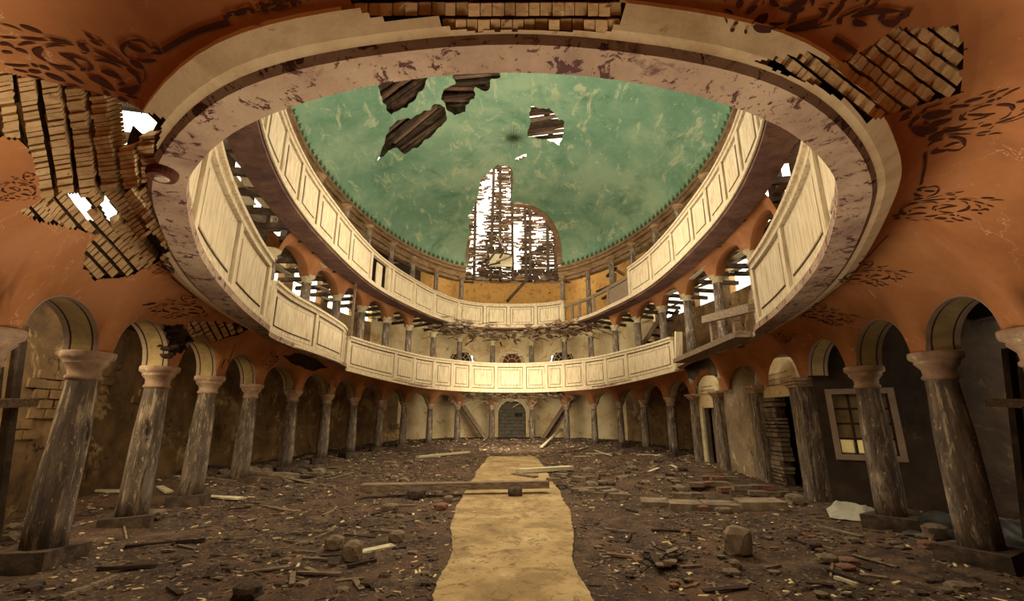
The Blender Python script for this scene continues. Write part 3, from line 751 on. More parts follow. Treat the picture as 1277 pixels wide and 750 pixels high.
for pts in ([(204, 63), (225, 50), (250, 38), (286, 27)], [(1152, 190), (1152, 205), (1147, 230)], [(1107, 293), (1095, 305), (1080, 322)], [(1042, 360), (1030, 370), (1022, 377)], [(213, 345), (228, 358), (245, 372)], [(1038, 48), (1052, 56), (1066, 66)]):
    strip_on(vhit, dens(pts, 3), .022, .006, mb)
mb.build('painted_line', M_sten, vault)

# ---- parapets
def parapet(label, pts, spans, thick=.10, missing=(), group=None, inset=True, dark_spans=(), name='gallery_parapet'):
    """pts: x, y, z bottom, z top; spans: list of panel boundaries in arc fraction"""
    C = Curve(pts, sub=10); L_ = C.L
    zb = lambda s: C.ev(s)[2]; zt = lambda s: C.ev(s)[3]
    def zf(f): return lambda s: zb(s) + f * (zt(s) - zb(s))
    T = thing(name, (C.ev(L_ / 2)[0], C.ev(L_ / 2)[1], zb(L_ / 2)), label, 'parapet', group)
    C0_ = Curve(pts, sub=10); pts = [C0_.off(C0_.knots[i_], .065) + (q_[2] + .012, q_[3]) for i_, q_ in enumerate(pts)]; C = Curve(pts, sub=10)
    mb = MB(); ribbon(mb, C, 0, L_, -.035, thick, zf(0), zf(.13), .25); ribbon(mb, C, 0, L_, -.06, thick, zf(0), zf(.05), .25); mb.build('bottom_rail', M_wood, T)
    mb = MB()
    segs = []; cur = 0
    for i in range(len(spans) - 1):
        if i in missing:
            pass
    tops = [(spans[i] * L_, spans[i + 1] * L_) for i in range(len(spans) - 1) if i not in missing]
    for a, b in tops: ribbon(mb, C, a, b, -.03, thick, zf(.87), zf(.95), .25); ribbon(mb, C, a, b, -.07, thick + .04, zf(.95), zf(1.0), .25)
    mb.build('top_rail', M_wood, T)
    sw = .085
    for i, f in enumerate(spans):
        if (i - 1 in missing or i == 0) and (i in missing or i == len(spans) - 1) and missing: continue
        a = max(0, f * L_ - sw); b = min(L_, f * L_ + sw)
        mb = MB(); ribbon(mb, C, a, b, -.022, thick, zf(.12), zf(.88), .1); mb.build('stile', M_wood, T)
    for i in range(len(spans) - 1):
        if i in missing: continue
        a = spans[i] * L_ + sw; b = spans[i + 1] * L_ - sw
        mb = MB()
        ribbon(mb, C, a, b, .05, thick - .01, zf(.12), zf(.88), .15)                   # recessed backing, groove shade and grime painted dark
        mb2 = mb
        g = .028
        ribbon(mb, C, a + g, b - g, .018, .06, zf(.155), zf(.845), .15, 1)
        o = mb.build('panel', [M_grime_shade, M_wood], T)
        if inset and b - a > .5:
            w = .10; mb = MB()
            ribbon(mb, C, a + g + w, b - g - w, .012, .02, zf(.235), zf(.765), .15, 0)
            ribbon(mb, C, a + g + w + .02, b - g - w - .02, -.004, .02, zf(.25), zf(.75), .15, 1)
            mb.build('raised_field', [M_grime_shade, M_wood], o)
    return T, C
PA = [(-4.37, 7.87, 1.5, 2.76), (-3.99, 6.58, 1.5, 2.76), (-3.52, 5.25, 1.5, 2.76), (-3.1, 4.25, 1.5, 2.76), (-2.69, 3.48, 1.5, 2.76), (-2.25, 2.79, 1.5, 2.76), (-1.95, 2.45, 1.5, 2.76), (-1.5, 2.1, 1.5, 2.76), (-1.0, 1.86, 1.5, 2.76), (-.5, 1.72, 1.5, 2.76), (0, 1.67, 1.5, 2.76)][::-1]
PA = [(-x, y, a_, b_) for x, y, a_, b_ in PA[:0:-1]] + PA          # right end, round the front, left end
PA = [(-x, y, a_, b_) for x, y, a_, b_ in PA][::-1]
if PA[0][0] < 0: PA = PA[::-1]
CA = Curve(PA, sub=10)
bA = [CA.near(q) / CA.L for q in ((-1.0, 1.86), (-1.95, 2.45), (-2.95, 3.98), (-3.75, 5.9))]
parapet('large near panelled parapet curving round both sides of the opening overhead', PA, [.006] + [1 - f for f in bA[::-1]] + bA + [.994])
# small returns where the near parapets stop
PB = [(-4.72, 8.5, 1.5, 2.68), (-4.86, 9.6, 1.5, 2.66), (-4.88, 10.8, 1.5, 2.66), (-4.93, 12.0, 1.5, 2.66), (-5.02, 13.1, 1.5, 2.66), (-5.2, 13.9, 1.5, 2.66)]
parapet('bowed two-panel parapet between the near left parapet and the long far one', PB, [.03, .47, .90, .985])
PC = [(-5.50, 14.9, 1.46, 2.66), (-5.1, 16.55, 1.37, 2.64), (-4.58, 18.2, 1.28, 2.64), (-3.9, 20.0, 1.2, 2.64), (-2.97, 21.2, 1.16, 2.64), (-1.53, 22.45, 1.15, 2.64), (0, 22.82, 1.15, 2.64)]
PC = mir(PC, skip_last=True)
CC = Curve(PC, sub=10)
def fr(px):          # arc fraction of the parapet seen at a column of the photograph
    best = min(range(401), key=lambda i: abs(proj(CC.ev(CC.L * i / 400)[:2] + (2.0,))[0] - px)); return best / 400
spC = [fr(x) for x in (434, 494, 518, 543, 566, 588, 620, 656, 682, 704, 730, 756, 782, 843)]; spC[0] = 0.004; spC[-1] = .996
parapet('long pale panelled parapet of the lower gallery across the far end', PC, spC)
# upper gallery parapet, all the way round
TR = thing('upper_gallery_parapet', (0, 24.4, 4.78), 'pale panelled parapet ring of the upper gallery with two broken places', 'parapet')
sNear = R2.near((-3.2, 4.5)); sEnd = R2.L - sNear
def r2s(px, z=5.4):
    cand = [sNear + (sEnd - sNear) * i / 900 for i in range(901)]
    return min(cand, key=lambda s: abs(proj(R2.ev(s)[:2] + (z,))[0] - px) + (1000 if R2.ev(s)[1] < 6.2 else 0))
zb2, zt2 = 4.78, 6.15
px_l = [334, 354, 375, 397, 419, 437, 462, 484, 489, 516, 541, 571]
sl = [sNear] + [r2s(p) for p in px_l]
sp2 = sl + [r2s(p) for p in (604, 633, 668, 701)]
mirrored = [R2.L - s for s in sl][::-1]
mb = MB(); ribbon(mb, R2, sNear, sEnd, -.035, .12, zb2, zb2 + .17, .3); ribbon(mb, R2, sNear, sEnd, -.07, .12, zb2, zb2 + .06, .3); mb.build('bottom_rail', M_wood, TR)
sgap0, sgap1 = r2s(702), r2s(784)
mb = MB()
for a, b in ((sNear, sgap0), (sgap1, sEnd)):
    ribbon(mb, R2, a, b, -.03, .12, zt2 - .16, zt2 - .06, .3); ribbon(mb, R2, a, b, -.07, .16, zt2 - .06, zt2, .3)
mb.build('top_rail', M_wood, TR)
bounds_r = [r2s(p) for p in (784, 811, 838, 862, 882, 902, 922, 942)] + [sEnd]
def panel2(a, b, T, C, z0, z1, inset=True, n=0):
    sw = .085; a += sw; b -= sw; mb = MB()
    ribbon(mb, C, a, b, .05, .10, z0, z1, .2); g = .03
    ribbon(mb, C, a + g, b - g, .018, .06, z0 + .045, z1 - .045, .2, 1)
    o = mb.build('panel', [M_grime_shade, M_wood], T)
    if inset:
        mb = MB(); ribbon(mb, C, a + g + .12, b - g - .12, .012, .02, z0 + .15, z1 - .15, .2, 0); ribbon(mb, C, a + g + .145, b - g - .145, -.004, .02, z0 + .17, z1 - .17, .2, 1); mb.build('raised_field', [M_grime_shade, M_wood], o)
allb = [sp2[i] for i in range(len(sp2))]
for s in sp2 + bounds_r:
    mb = MB(); ribbon(mb, R2, s - .085, s + .085, -.022, .12, zb2 + .15, zt2 - .14, .1); mb.build('stile', M_wood, TR)
for a, b in list(zip(sp2, sp2[1:])) + list(zip(bounds_r, bounds_r[1:])):
    q = proj(R2.ev((a + b) / 2)[:2] + (5.4,))[0]
    if b - a < .35: continue
    if 462 < q < 486:      # shattered panel: only a leaning board remains
        c0 = R2.off(a + .15, .04); mb = MB(); ribbon(mb, R2, a + (b - a) * .38, a + (b - a) * .68, .03, .07, zb2 + .18, zt2 - .30, .2); mb.build('broken_board', M_wood, TR, label='broken board left in the shattered panel'); continue
    panel2(a, b, TR, R2, zb2 + .16, zt2 - .15, inset=(b - a) > 1.0)
mb = MB(); ribbon(mb, R2, sgap0, sgap1, .02, .12, zt2 - .42, zt2 - .28, .3); mb.build('bare_rail', M_plank, TR, label='bare grey rail where the panels are gone')
for s in [sgap0 + (sgap1 - sgap0) * t for t in (.10, .20, .42, .66)]:
    mb = MB(); ribbon(mb, R2, s - .07, s + .07, .0, .12, zb2 + .1, zt2 - .3, .1); mb.build('bare_post', M_plank, TR)
mb = MB(); ribbon(mb, R2, sgap0 + (sgap1 - sgap0) * .68, sgap1 - .1, .05, .09, zb2 + .17, zt2 - .45, .2); mb.build('grey_panel', M_plank, TR, label='dark unpainted panel')

# ruined balcony front at the right: bare rail, two posts, plank edge
T = thing('bare_balustrade', (5.2, 11.5, 1.5), 'bare timber handrail on posts where the right parapet has fallen', 'balustrade')
yA = 9.6; p0 = atd(878, 399, 12.4); p1 = atd(937, 384, 9.6)
mb = MB(); mb.bar(p0, p1, .16, .2); mb.build('handrail', M_plank, T)
for px, py, d in ((888, 398, 12.1), (916, 388, 10.8)):
    a = atd(px, py, d); mb = MB(); mb.bar((a.x, a.y, 1.62), (a.x, a.y, a.z), .17, .14, up=(0, 1, 0)); mb.build('post', M_plank, T)
mb = MB(); mb.bar((4.95, 13.0, 1.56), (4.62, 8.6, 1.56), .5, .12); mb.build('sill_board', M_plank, T)
tb = thing('upright_board_end', (5.3, 14.2, 1.3), 'upright pale board at the right end of the long far parapet', 'board')
mb = MB(); a = atd(846, 462, 14.3); b = atd(846, 414, 14.3); mb.bar(a, b, .22, .08, up=(0, 1, 0), jit=.02); mb.build('board', M_wood, tb)

# ---- columns
def col_proto(cm, r0=.20, r1=.155, H=2.4, base=True, capr=.27, caph=.25, name='column'):
    parts = []
    mb = MB(); hb = .16 if base else .0
    mb.lathe([(r0, hb), (r0 * 1.0, .5), (r0 * .985, .9), (r0 * .93, 1.4), (r1 * 1.04, H - caph - .2), (r1, H - caph + .02)], 24, wob=.06)
    parts.append(('shaft', mb, M_shaft))
    mb = MB(); z = H - caph
    mb.lathe([(r1, z - .10), (r1 + .025, z - .08), (r1 + .025, z - .05), (r1 + .005, z - .03), (r1 + .01, z + .04), (capr * .80, z + caph * .40), (capr * .84, z + caph * .48), (capr * .80, z + caph * .55), (capr * .97, z + caph * .66), (capr, z + caph * .76), (capr, z + caph * .96), (capr * .96, H)], 28, wob=.015)
    parts.append(('capital', mb, cm))
    if base:
        mb = MB(); mb.bx((0, 0, .06), (.31, .31, .13), (Vector((.9, .43, 0)).normalized(), Vector((-.43, .9, 0)).normalized(), Vector((0, 0, 1))), jit=.03); parts.append(('plinth', mb, M_base))
    return parts
PROTO = {}
def place_col(kind, x, y, z, s, label, group):
    T = thing(kind, (x, y, z), label, 'column', group)
    if kind not in PROTO:
        parts = {'stone_column': lambda: col_proto(M_cap), 'gallery_column': lambda: col_proto(M_cap2, .165, .14, 2.45, False, .24, .17), 'upper_gallery_column': lambda: col_proto(M_corn, .145, .125, 3.05, False, .21, .17)}[kind]()
        lst = []
        for nm, mb, m in parts:
            me = bpy.data.meshes.new(nm); me.from_pydata(mb.V, [], mb.F); me.materials.append(m); me.polygons.foreach_set('use_smooth', [nm != 'plinth'] * len(mb.F)); me.update()
            lst.append((nm, me))
        PROTO[kind] = lst
    for nm, me in PROTO[kind]:
        o = bpy.data.objects.new(nm, me); COL.objects.link(o); o.parent = T; o.rotation_euler = (0, 0, U(-.4, .4) if nm == 'plinth' else U(0, 6)); o.scale = (1, 1, 1)
        if nm == 'shaft': o.rotation_euler = (0, 0, U(0, 6))
    T.scale = (s, s, s); return T
ORD = ['first', 'second', 'third', 'fourth', 'fifth', 'sixth', 'seventh', 'eighth', 'ninth', 'tenth', 'eleventh', 'twelfth', 'thirteenth']
for i in range(3, NC):
    x, y = CP[i]; k = sc(y)
    place_col('stone_column', x, y, -1.62 * k, k, 'weathered ground floor column, %s from the front in the left arcade' % ORD[i - 3], 'ground floor columns')
nr_ = 0
for i in [3, 4, 5, 10, 11, 12, 13, 14, 15]:
    x, y = CP[i]; k = sc(y)
    place_col('stone_column', -x, y, -1.62 * k, k, 'weathered ground floor column, %s from the front in the right arcade' % ORD[nr_], 'ground floor columns'); nr_ += 1
for sd, nm in ((1, 'left'), (-1, 'right')):
    for j, i in enumerate(range(7, NC)):
        x, y = CP[i]; place_col('gallery_column', x * sd, y, 1.95, 1.0 if i < 15 else .97, 'weathered middle gallery column, %s from the front on the %s' % (ORD[j], nm), 'middle gallery columns')
    for j, i in enumerate(range(7, NC - 1)):
        x, y = CP[i]; place_col('upper_gallery_column', x * sd, y, 4.98, 1.0, 'slim brown column under the dome cornice, %s from the front on the %s' % (ORD[j], nm), 'upper gallery columns')

# ---- upper gallery underside: boards, arches of the middle gallery, broken slats
mb = MB(); ribbon(mb, R2, sNear, sEnd, -.02, .55, 4.70, 4.79, .3); mb.build('x', M_sof2); soff = bpy.context.scene.collection.objects[-1]
soff = [o for o in COL.objects if o.name == 'x'][0]; soff.name = 'upper_gallery_soffit'; soff['kind'] = 'structure'
MIDA = {'L': [7, 8, 9, 10, 11], 'R': [6, 7, 8, 9, 10, 11, 13]}
mb = MB(); arches = []
vm = thing('middle_arcade_arches', (0, 16, 4.33), 'salmon plaster arches carried by the middle gallery columns', 'arcade')
for bi, b in enumerate(BAYS):
    side, i = b[4]
    if side not in MIDA or i not in MIDA[side]: continue
    mb = MB(); n = 20; J = 7
    half = (side == 'L' and i in (8,))
    reach = .55 if (side == 'L' and i > 7) else (1.0 if side == 'R' and i < 11 else .8)
    Vv = []; 
    for q in range(n + 1):
        t = q / n; s = b[0] + (b[1] - b[0]) * t; za = arch(t, 4.33, .55)
        r = Vector(RING.off(s, -.14)); g = R2.D[min(range(0, len(R2.D), 2), key=lambda k: (R2.D[k][0] - r.x) ** 2 + (R2.D[k][1] - r.y) ** 2)]
        d = Vector((g[0], g[1])) - r; lim = max(0, d.length - .5); d.normalize()
        for j in range(J + 1):
            v = j / J; rag = reach * (1 + .35 * noise.noise(Vector((s * 2.5, 1, 0)))) if reach < 1 else 1
            p = r + d * lim * v * rag; z = za + (4.98 - za) * (1 - (1 - v) ** 2.4)
            Vv.append((p.x, p.y, z))
    F = [(q * (J + 1) + j, q * (J + 1) + j + 1, (q + 1) * (J + 1) + j + 1, (q + 1) * (J + 1) + j) for q in range(n) for j in range(J)]
    mb.add(Vv, F)
    # thickness and aisle face of the arch
    V2 = []
    for q in range(n + 1):
        t = q / n; s = b[0] + (b[1] - b[0]) * t; za = arch(t, 4.33, .55); a = RING.off(s, -.14); c = RING.off(s, .16)
        V2 += [(a[0], a[1], za), (c[0], c[1], za), (c[0], c[1], 4.98)]
    mb.add(V2, [(q * 3 + j, q * 3 + j + 1, q * 3 + 4 + j, q * 3 + 3 + j) for q in range(n) for j in range(2)])
    mb.build('arch', M_or, vm, smooth=True)
# joists and surviving boards of the upper gallery floor
jo = thing('upper_gallery_floor', (0, 14, 4.98), 'broken board floor of the upper gallery, daylight showing between joists', 'floor boards')
s = LK[4]; c = 0
while s < RK[4]:
    if not (abs(s - sF) < 3.2 and random.random() < .3):
        a = RING.off(s, -1.0 if abs(s - sF) > 3.0 else -.6); b = RING.off(s, OW)
        mb = MB(); mb.bar((a[0], a[1], 5.0), (b[0], b[1], 5.0 + U(-.05, .05)), .12, .15); mb.build('joist', M_beam, jo)
    s += .95
for tries in range(210):
    s = U(LK[5], RK[5]); o_ = U(-.9, OW - .1); ln = U(.5, 1.6)
    if abs(s - sF) < 3.4 and o_ < .3 and random.random() < .6: continue
    a = RING.off(s, o_); b = RING.off(s + ln, o_ + U(-.12, .12)); z = 5.07 + U(0, .05) - (U(0, .35) if random.random() < .2 else 0)
    mb = MB(); mb.bar((a[0], a[1], z), (b[0], b[1], z + U(-.04, .05)), U(.14, .26), .03, jit=.012); mb.build('floor_board', M_pale if random.random() < .55 else M_plank, jo)
# fallen splinters hanging over the far end, both storeys
def splinters(T, n, s0, s1, o0, o1, z0, z1, m, ln=(.3, 1.0), nm='splintered_lath', droop=.5):
    for i in range(n):
        s = U(s0, s1); p = RING.off(s, U(o0, o1)); z = U(z0, z1); an = U(0, 2 * pi); l = U(*ln)
        mb = MB(); mb.bar((p[0], p[1], z), (p[0] + cos(an) * l, p[1] + sin(an) * l * .6, z - U(-.1, droop) * l), U(.03, .09), .03, jit=.008); mb.build(nm, m, T)
T = thing('collapsed_ceiling_debris', (0, 25, 4.4), 'splintered laths and rubble hanging under the upper gallery at the far end', 'debris')
splinters(T, 90, sF - 7, sF + 7, -2.2, .3, 4.25, 5.0, M_plank); splinters(T, 60, sF - 6, sF + 6, -2.0, .3, 4.3, 5.0, M_beam)
mb = MB()
for i in range(420):
    p = RING.off(U(sF - 6, sF + 6), U(-2.0, .4)); mb.rock((p[0], p[1], U(4.45, 5.0)), U(.04, .14), random.randint(0, 1), sq=(1.5, 1, .7))
mb.build('rubble', [M_stone, M_corn], T, kind='stuff')
T = thing('collapsed_vault_debris', (0, 25.5, .9), 'torn laths and broken plaster fringing the missing vault at the far end', 'debris')
splinters(T, 90, sF - 4.2, sF + 4.2, -2.2, .2, .95, 1.5, M_plank, (.25, .8)); splinters(T, 30, sF - 3.5, sF + 3.5, -1.0, .1, .7, 1.2, M_pale, (.2, .6))
mb = MB()
for i in range(420):
    s = U(sF - 4, sF + 4); o_ = U(-2.3, .3); p = RING.off(s, o_); z = U(1.0, 1.4)
    mb.rock((p[0], p[1], z), U(.04, .13), random.randint(0, 1), sq=(1.5, 1, .7))
mb.build('rubble', [M_corn, M_stone], T, kind='stuff')
mb = MB(); ribbon(mb, RING, sF - 4.4, sF + 4.4, -2.4, .4, 1.36, 1.42, .3); tag(mb.build('broken_deck', M_beam), kind='structure')
for sd in (-1, 1):
    s0 = sF + sd * 1.9
# brackets of masonry left over far capitals
mb = MB()
for i in (14, 15):
    for KK in (LK, RK):
        p = RING.ev(KK[i])
        for q in range(26): mb.rock((p[0] + U(-.3, .3), p[1] + U(-.2, .2), .68 + U(0, .55)), U(.07, .15))
tag(mb.build('broken_arch_stumps', M_cap, loc=(0, 25, .6)), 'broken stumps of arches standing on the far capitals', 'masonry')

T = thing('upper_gallery_timbers', (-6.5, 18, 7.0), 'loose roof timbers leaning in the upper gallery behind its columns', 'roof timbers')
for K_, a_, b_ in ((0, LK[8], LK[13]), (1, RK[13], RK[8])):
    for i in range(22):
        s = U(a_, b_); p = RING.off(s, U(.5, 1.6)); q = RING.off(s + U(-1.6, 1.6), U(.8, 2.0)); z = U(6.6, 8.6); mb = MB(); mb.bar((p[0], p[1], z), (q[0], q[1], z + U(-.7, .7)), U(.1, .2), .1, jit=.01); mb.build('timber', [M_beam, M_plank, M_corn][i % 3], T)
# ---- roof timbers behind dome holes
def timbers(name, label, cx, cy, w, h, ang, n, lift, cross=4):
    c, nn = dhit(cx, cy); base = c - nn * lift; T = thing(name, tuple(base), label, 'roof timbers')
    t = nn.cross(Vector((0, 1, 0))).normalized(); u = nn.cross(t).normalized(); a = radians(ang); d = t * cos(a) + u * sin(a); r = nn.cross(d)
    for i in range(n):
        off = (i / (n - 1) - .5) * h; m = [M_beam, M_plank, M_sof2, M_beam][i % 4]
        mb = MB(); p = base + r * off + nn * U(-.1, .15); e = d * w / 2 * U(.75, 1.1); k = r * U(-.15, .15)
        mb.bar(p - e - k, p + e + k, h / n * U(.8, 1.15), .06, up=nn, jit=.02); mb.build('lath', m, T)
    if lift < .34 or cross == 4:
        mb = MB(); p = base - nn * .25; mb.hexa([p + d * (w * .75) * i_ + r * (h * .8) * j_ - nn * k_ for k_ in (0, .03) for i_, j_ in ((-1, -1), (1, -1), (1, 1), (-1, 1))]); mb.build('boarding', M_beam, T)
    for i in range(cross):
        off = (i / max(1, cross - 1) - .5) * w * .9; mb = MB(); p = base + d * off - nn * .15; mb.bar(p - r * h * .55, p + r * h * .55, .22, .18, up=nn); mb.build('rafter', M_beam, T)
timbers('roof_timbers', 'dark rafters seen in the upper left hole in the green dome', 503, 116, 2.4, 1.8, 30, 11, .35)
timbers('roof_timbers', 'dark rafters seen in the long slanting hole in the green dome', 515, 166, 3.4, 1.9, 35, 13, .35)
timbers('roof_timbers', 'rafters and laths in the top centre hole at the rim of the opening', 587, 112, 2.6, 2.4, 0, 15, .3)
timbers('roof_timbers', 'laths across the small bright hole right of the painted star', 681, 157, 2.0, 2.1, 12, 10, .35, 3)
# lath skeleton behind the broken lunette
T = thing('lunette_laths', (0, 26.4, 9.2), 'rows of laths and posts with daylight behind the broken apse lunette', 'roof timbers')
ZW = [[(612, 212), (628, 212), (614, 262), (604, 312), (588, 305), (590, 262)], [(630, 215), (640, 215), (640, 248), (630, 268)], [(635, 280), (655, 278), (652, 335), (632, 335)], [(662, 285), (676, 290), (672, 315), (660, 310)], [(585, 318), (600, 315), (598, 345), (586, 340)]]
NL = 0; rest = MB()
for i in range(92):
    z = 8.2 + i * .098; x = -3.3 + U(-.1, .1)
    while x < 3.3:
        l = U(.3, 1.1); q = proj((x + l / 2, 26.9, z))
        skip = random.random() < (.86 if any(inpoly(q, h) for h in ZW) else .07)
        if any(inpoly(q, h) for h in ZW): l = U(.15, .4)
        if not skip:
            vis = 582 < q[0] < 700 and 205 < q[1] < 352 and NL < 290 and (l > .45 or random.random() < .5); mb = MB() if vis else rest
            mb.bar((x, 26.9 + U(-.05, .05), z + U(-.03, .03)), (x + l, 26.9 + U(-.05, .05), z + U(-.03, .03)), .05, U(.085, .125), mi=0 if vis else random.randint(0, 2), jit=.012)
            if vis: NL += 1; mb.build('lath', [M_plank, M_beam, M_sof2, M_beam][random.randint(0, 3)], T)
        x += l + U(0, .05)
rest.build('far_laths', [M_plank, M_beam, M_sof2], T, kind='stuff')
for x in (-2.4, -1.35, -.75, .05, .9, 1.15, 2.3, 2.75):
    mb = MB(); mb.bar((x, 26.8, 8.3), (x + U(-.15, .15), 26.8, 17), .18, .16, up=(0, 1, 0)); mb.build('post', M_beam, T)
for i in range(9):
    mb = MB(); x = U(-2.6, 2.4); z = U(8.9, 10); mb.bar((x, 26.2, z), (x + U(-1.4, 1.4), 26.4, z + U(.2, 1.6)), .12, .1, jit=.02); mb.build('broken_rafter', [M_beam, M_plank][i % 2], T)
a = atd(632, 376, 25.6); b = atd(660, 345, 26.2); mb = MB(); mb.bar(a, b, .16, .16); mb.build('broken_rafter', M_beam, T)
a = atd(585, 312, 26.5); mb = MB(); mb.bx((-2.05, 26.6, 9.95), (.85, .08, .42)); mb.build('board_panel', M_plank, T) if False else None
p = atd(592, 325, 26.6); mb = MB(); mb.bx((atd(624, 325, 26.6).x, 26.6, atd(624, 325, 26.6).z), (.72, .06, .42)); mb.build('board_panel', M_pale, T, label='pale square board')

# ---- windows of the middle storey at the far end
for j, c in enumerate((-3.05, 0, 3.05)):
    sM = sF + c / Q; T = thing('window_%d' % (j + 1), RING.off(sM, OW + .15) + (2.9,), None, None); T['kind'] = 'structure'
    p = RING.off(sM, OW + .2); t = Vector((RING.nrm(sM)[1], -RING.nrm(sM)[0], 0)); nn = Vector(RING.nrm(sM) + (0,))
    mb = MB(); R_ = .85; n = 16; zc = 4.2 - .85
    for rr, w in ((.62, .05), (.30, .03)):
        for i in range(n):
            a0, a1 = pi * i / n, pi * (i + 1) / n; P0 = Vector((p[0], p[1], zc)) + t * cos(a0) * rr + Vector((0, 0, sin(a0) * rr)); P1 = Vector((p[0], p[1], zc)) + t * cos(a1) * rr + Vector((0, 0, sin(a1) * rr)); mb.bar(P0, P1, w, w, up=nn)
    for i in range(1, 6):
        a0 = pi * i / 6; P0 = Vector((p[0], p[1], zc)) + t * cos(a0) * .3 + Vector((0, 0, sin(a0) * .3)); P1 = Vector((p[0], p[1], zc)) + t * cos(a0) * .62 + Vector((0, 0, sin(a0) * .62)); mb.bar(P0, P1, .03, .03, up=nn)
    mb.build('window_frame', M_pale, T)
    if True:
        mb = MB(); rr = .62 if j == 1 else .76; pts = [Vector((p[0], p[1] + .04, zc)) + t * cos(pi * i / 16) * rr + Vector((0, 0, sin(pi * i / 16) * rr)) for i in range(17)] + [Vector((p[0], p[1] + .04, 2.9)) - t * rr, Vector((p[0], p[1] + .04, 2.9)) + t * rr]
        q = [v + Vector((0, .03, 0)) for v in pts]; m = len(pts); mb.add(pts + q, [tuple(range(m)), tuple(range(2 * m - 1, m - 1, -1))] + [(i, (i + 1) % m, m + (i + 1) % m, m + i) for i in range(m)]); mb.build('infill', M_red if j == 1 else M_beam, T)
    if j == 1:
        mb = MB(); mb.bx((p[0], p[1] + .16, zc), (1.1, .03, 1.05)); mb.build('reveal_back', M_wall2, T)
    mb = MB(); mb2 = None; R0, R1 = .86, 1.02                      # moulded surround
    p2 = RING.off(sM, OW - .04); Vv = []
    for i in range(21):
        a0 = pi * i / 20
        for rr, o_ in ((.80, .0), (.95, .0), (.95, .06), (.80, .06)): Vv.append(Vector((p2[0], p2[1], zc)) + t * cos(a0) * rr + Vector((0, 0, sin(a0) * rr)) + nn * o_)
    mb.add(Vv, [(i * 4 + k, i * 4 + (k + 1) % 4, i * 4 + 4 + (k + 1) % 4, i * 4 + 4 + k) for i in range(20) for k in range(4)]); mb.build('surround', M_wall2, T)

# ---- blocked doorway at the far end, block by block
T = thing('door_1', RING.off(sF, OW + .1) + (-1.35,), None, None); T['kind'] = 'structure'
y_ = RING.off(sF, OW + .12)[1]
z = -1.5; row = 0
while z < .9:
    x = -.86 - (.2 if row % 2 else 0); 
    while x < .86:
        x1 = min(.86, x + .42); x0 = max(-.86, x); zc = z + .1
        lim = .86 if zc < .1 else sqrt(max(0, .86 ** 2 - (zc - .1) ** 2))
        x0 = max(x0, -lim); x1 = min(x1, lim)
        if x1 - x0 > .06 and not (abs(x0 - .2) < .1 and row in (7, 10)):
            mb = MB(); mb.bx(((x0 + x1) / 2, y_, z + .105), ((x1 - x0) / 2 - .008, .09 + U(0, .012), .098)); mb.build('block', M_grey, T)
        x += .42
    z += .212; row += 1
mb = MB(); mb.bx((0, y_ + .13, -.35), (.98, .03, 1.36)); mb.build('mortar_back', M_back, T)
mb = MB(); n = 16
for i in range(n):
    a0, a1 = pi * i / n, pi * (i + 1) / n; mb.bar((cos(a0) * .92, y_ - .2, .1 + sin(a0) * .92), (cos(a1) * .92, y_ - .2, .1 + sin(a1) * .92), .1, .1, up=(0, 1, 0))
for sx in (-1, 1): mb.bar((sx * .92, y_ - .2, -1.6), (sx * .92, y_ - .2, .1), .1, .1, up=(0, 1, 0))
mb.build('door_surround', M_wall2, T)

# ---- stairs at the far end of the arcades
def stairs(name, label, a, b, width, n=10):
    a = Vector(a); b = Vector(b); T = thing(name, tuple(a), label, 'staircase'); d = b - a; side = Vector((-d.y, d.x, 0)).normalized()
    for i in range(n):
        c = a + d * (i + .5) / n; mb = MB(); dd = Vector((d.x, d.y, 0)).normalized()
        mb.bx(c + side * width / 2, (hypot(d.x, d.y) / n * .55, width / 2, .02), (dd, side, Vector((0, 0, 1)))); mb.build('tread', M_beam, T)
    for k in (0, 1):
        mb = MB(); mb.bar(a + side * width * k, b + side * width * k, .05, .22, up=(0, 0, 1)); mb.build('stringer', M_plank, T)
    return T
stairs('wooden_stairs', 'wooden staircase coming down behind the left far columns', (-1.55, 27.2, -1.3), (-3.4, 26.9, 1.25), .9)
stairs('wooden_stairs', 'wooden staircase climbing behind the right far columns', (1.75, 27.1, -1.3), (3.5, 26.5, 1.25), .6)
stairs('wooden_stairs', 'dark open stairs on the middle gallery at the right', (5.4, 21.6, 2.0), (6.9, 19.3, 4.7), .8, 9)

# ---- right stair block: pilasters, walls, two doorways with inscriptions
def ringpt(s): p = RING.ev(s); return (p[0], p[1])
def ring_at_px(px, z=.7):
    c = [RK[12] + (RK[4] - RK[12]) * i / 800 for i in range(801)]
    return min(c, key=lambda s: abs(proj(ringpt(s) + (z,))[0] - px))
sp = [ring_at_px(x) for x in (1000, 946, 899, 868)]
def pilaster(s, label, w=.24):
    p = ringpt(s); k = sc(p[1]); nn = Vector(RING.nrm(s) + (0,)); t = Vector((nn.y, -nn.x, 0)); T = thing('pilaster', (p[0], p[1], -1.62 * k), label, 'pilaster')
    mb = MB()
    z0 = -1.75 * k; z1 = .60 * k
    N_ = 7
    for i in range(N_):
        a = z0 + (z1 - z0) * i / N_; b = z0 + (z1 - z0) * (i + 1) / N_; mb.bx(Vector((p[0], p[1], (a + b) / 2)), (w, .2, (b - a) / 2), (t, nn, Vector((0, 0, 1))))
    mb.build('shaft', M_shaft, T)
    mb = MB()
    for h0, h1, e in ((.60, .66, .03), (.66, .72, .07), (.72, .79, .11)): mb.bx(Vector((p[0], p[1], (h0 + h1) / 2 * k)), (w + e, .2 + e, (h1 - h0) / 2 * k), (t, nn, Vector((0, 0, 1))))
    mb.build('capital', M_cap, T)
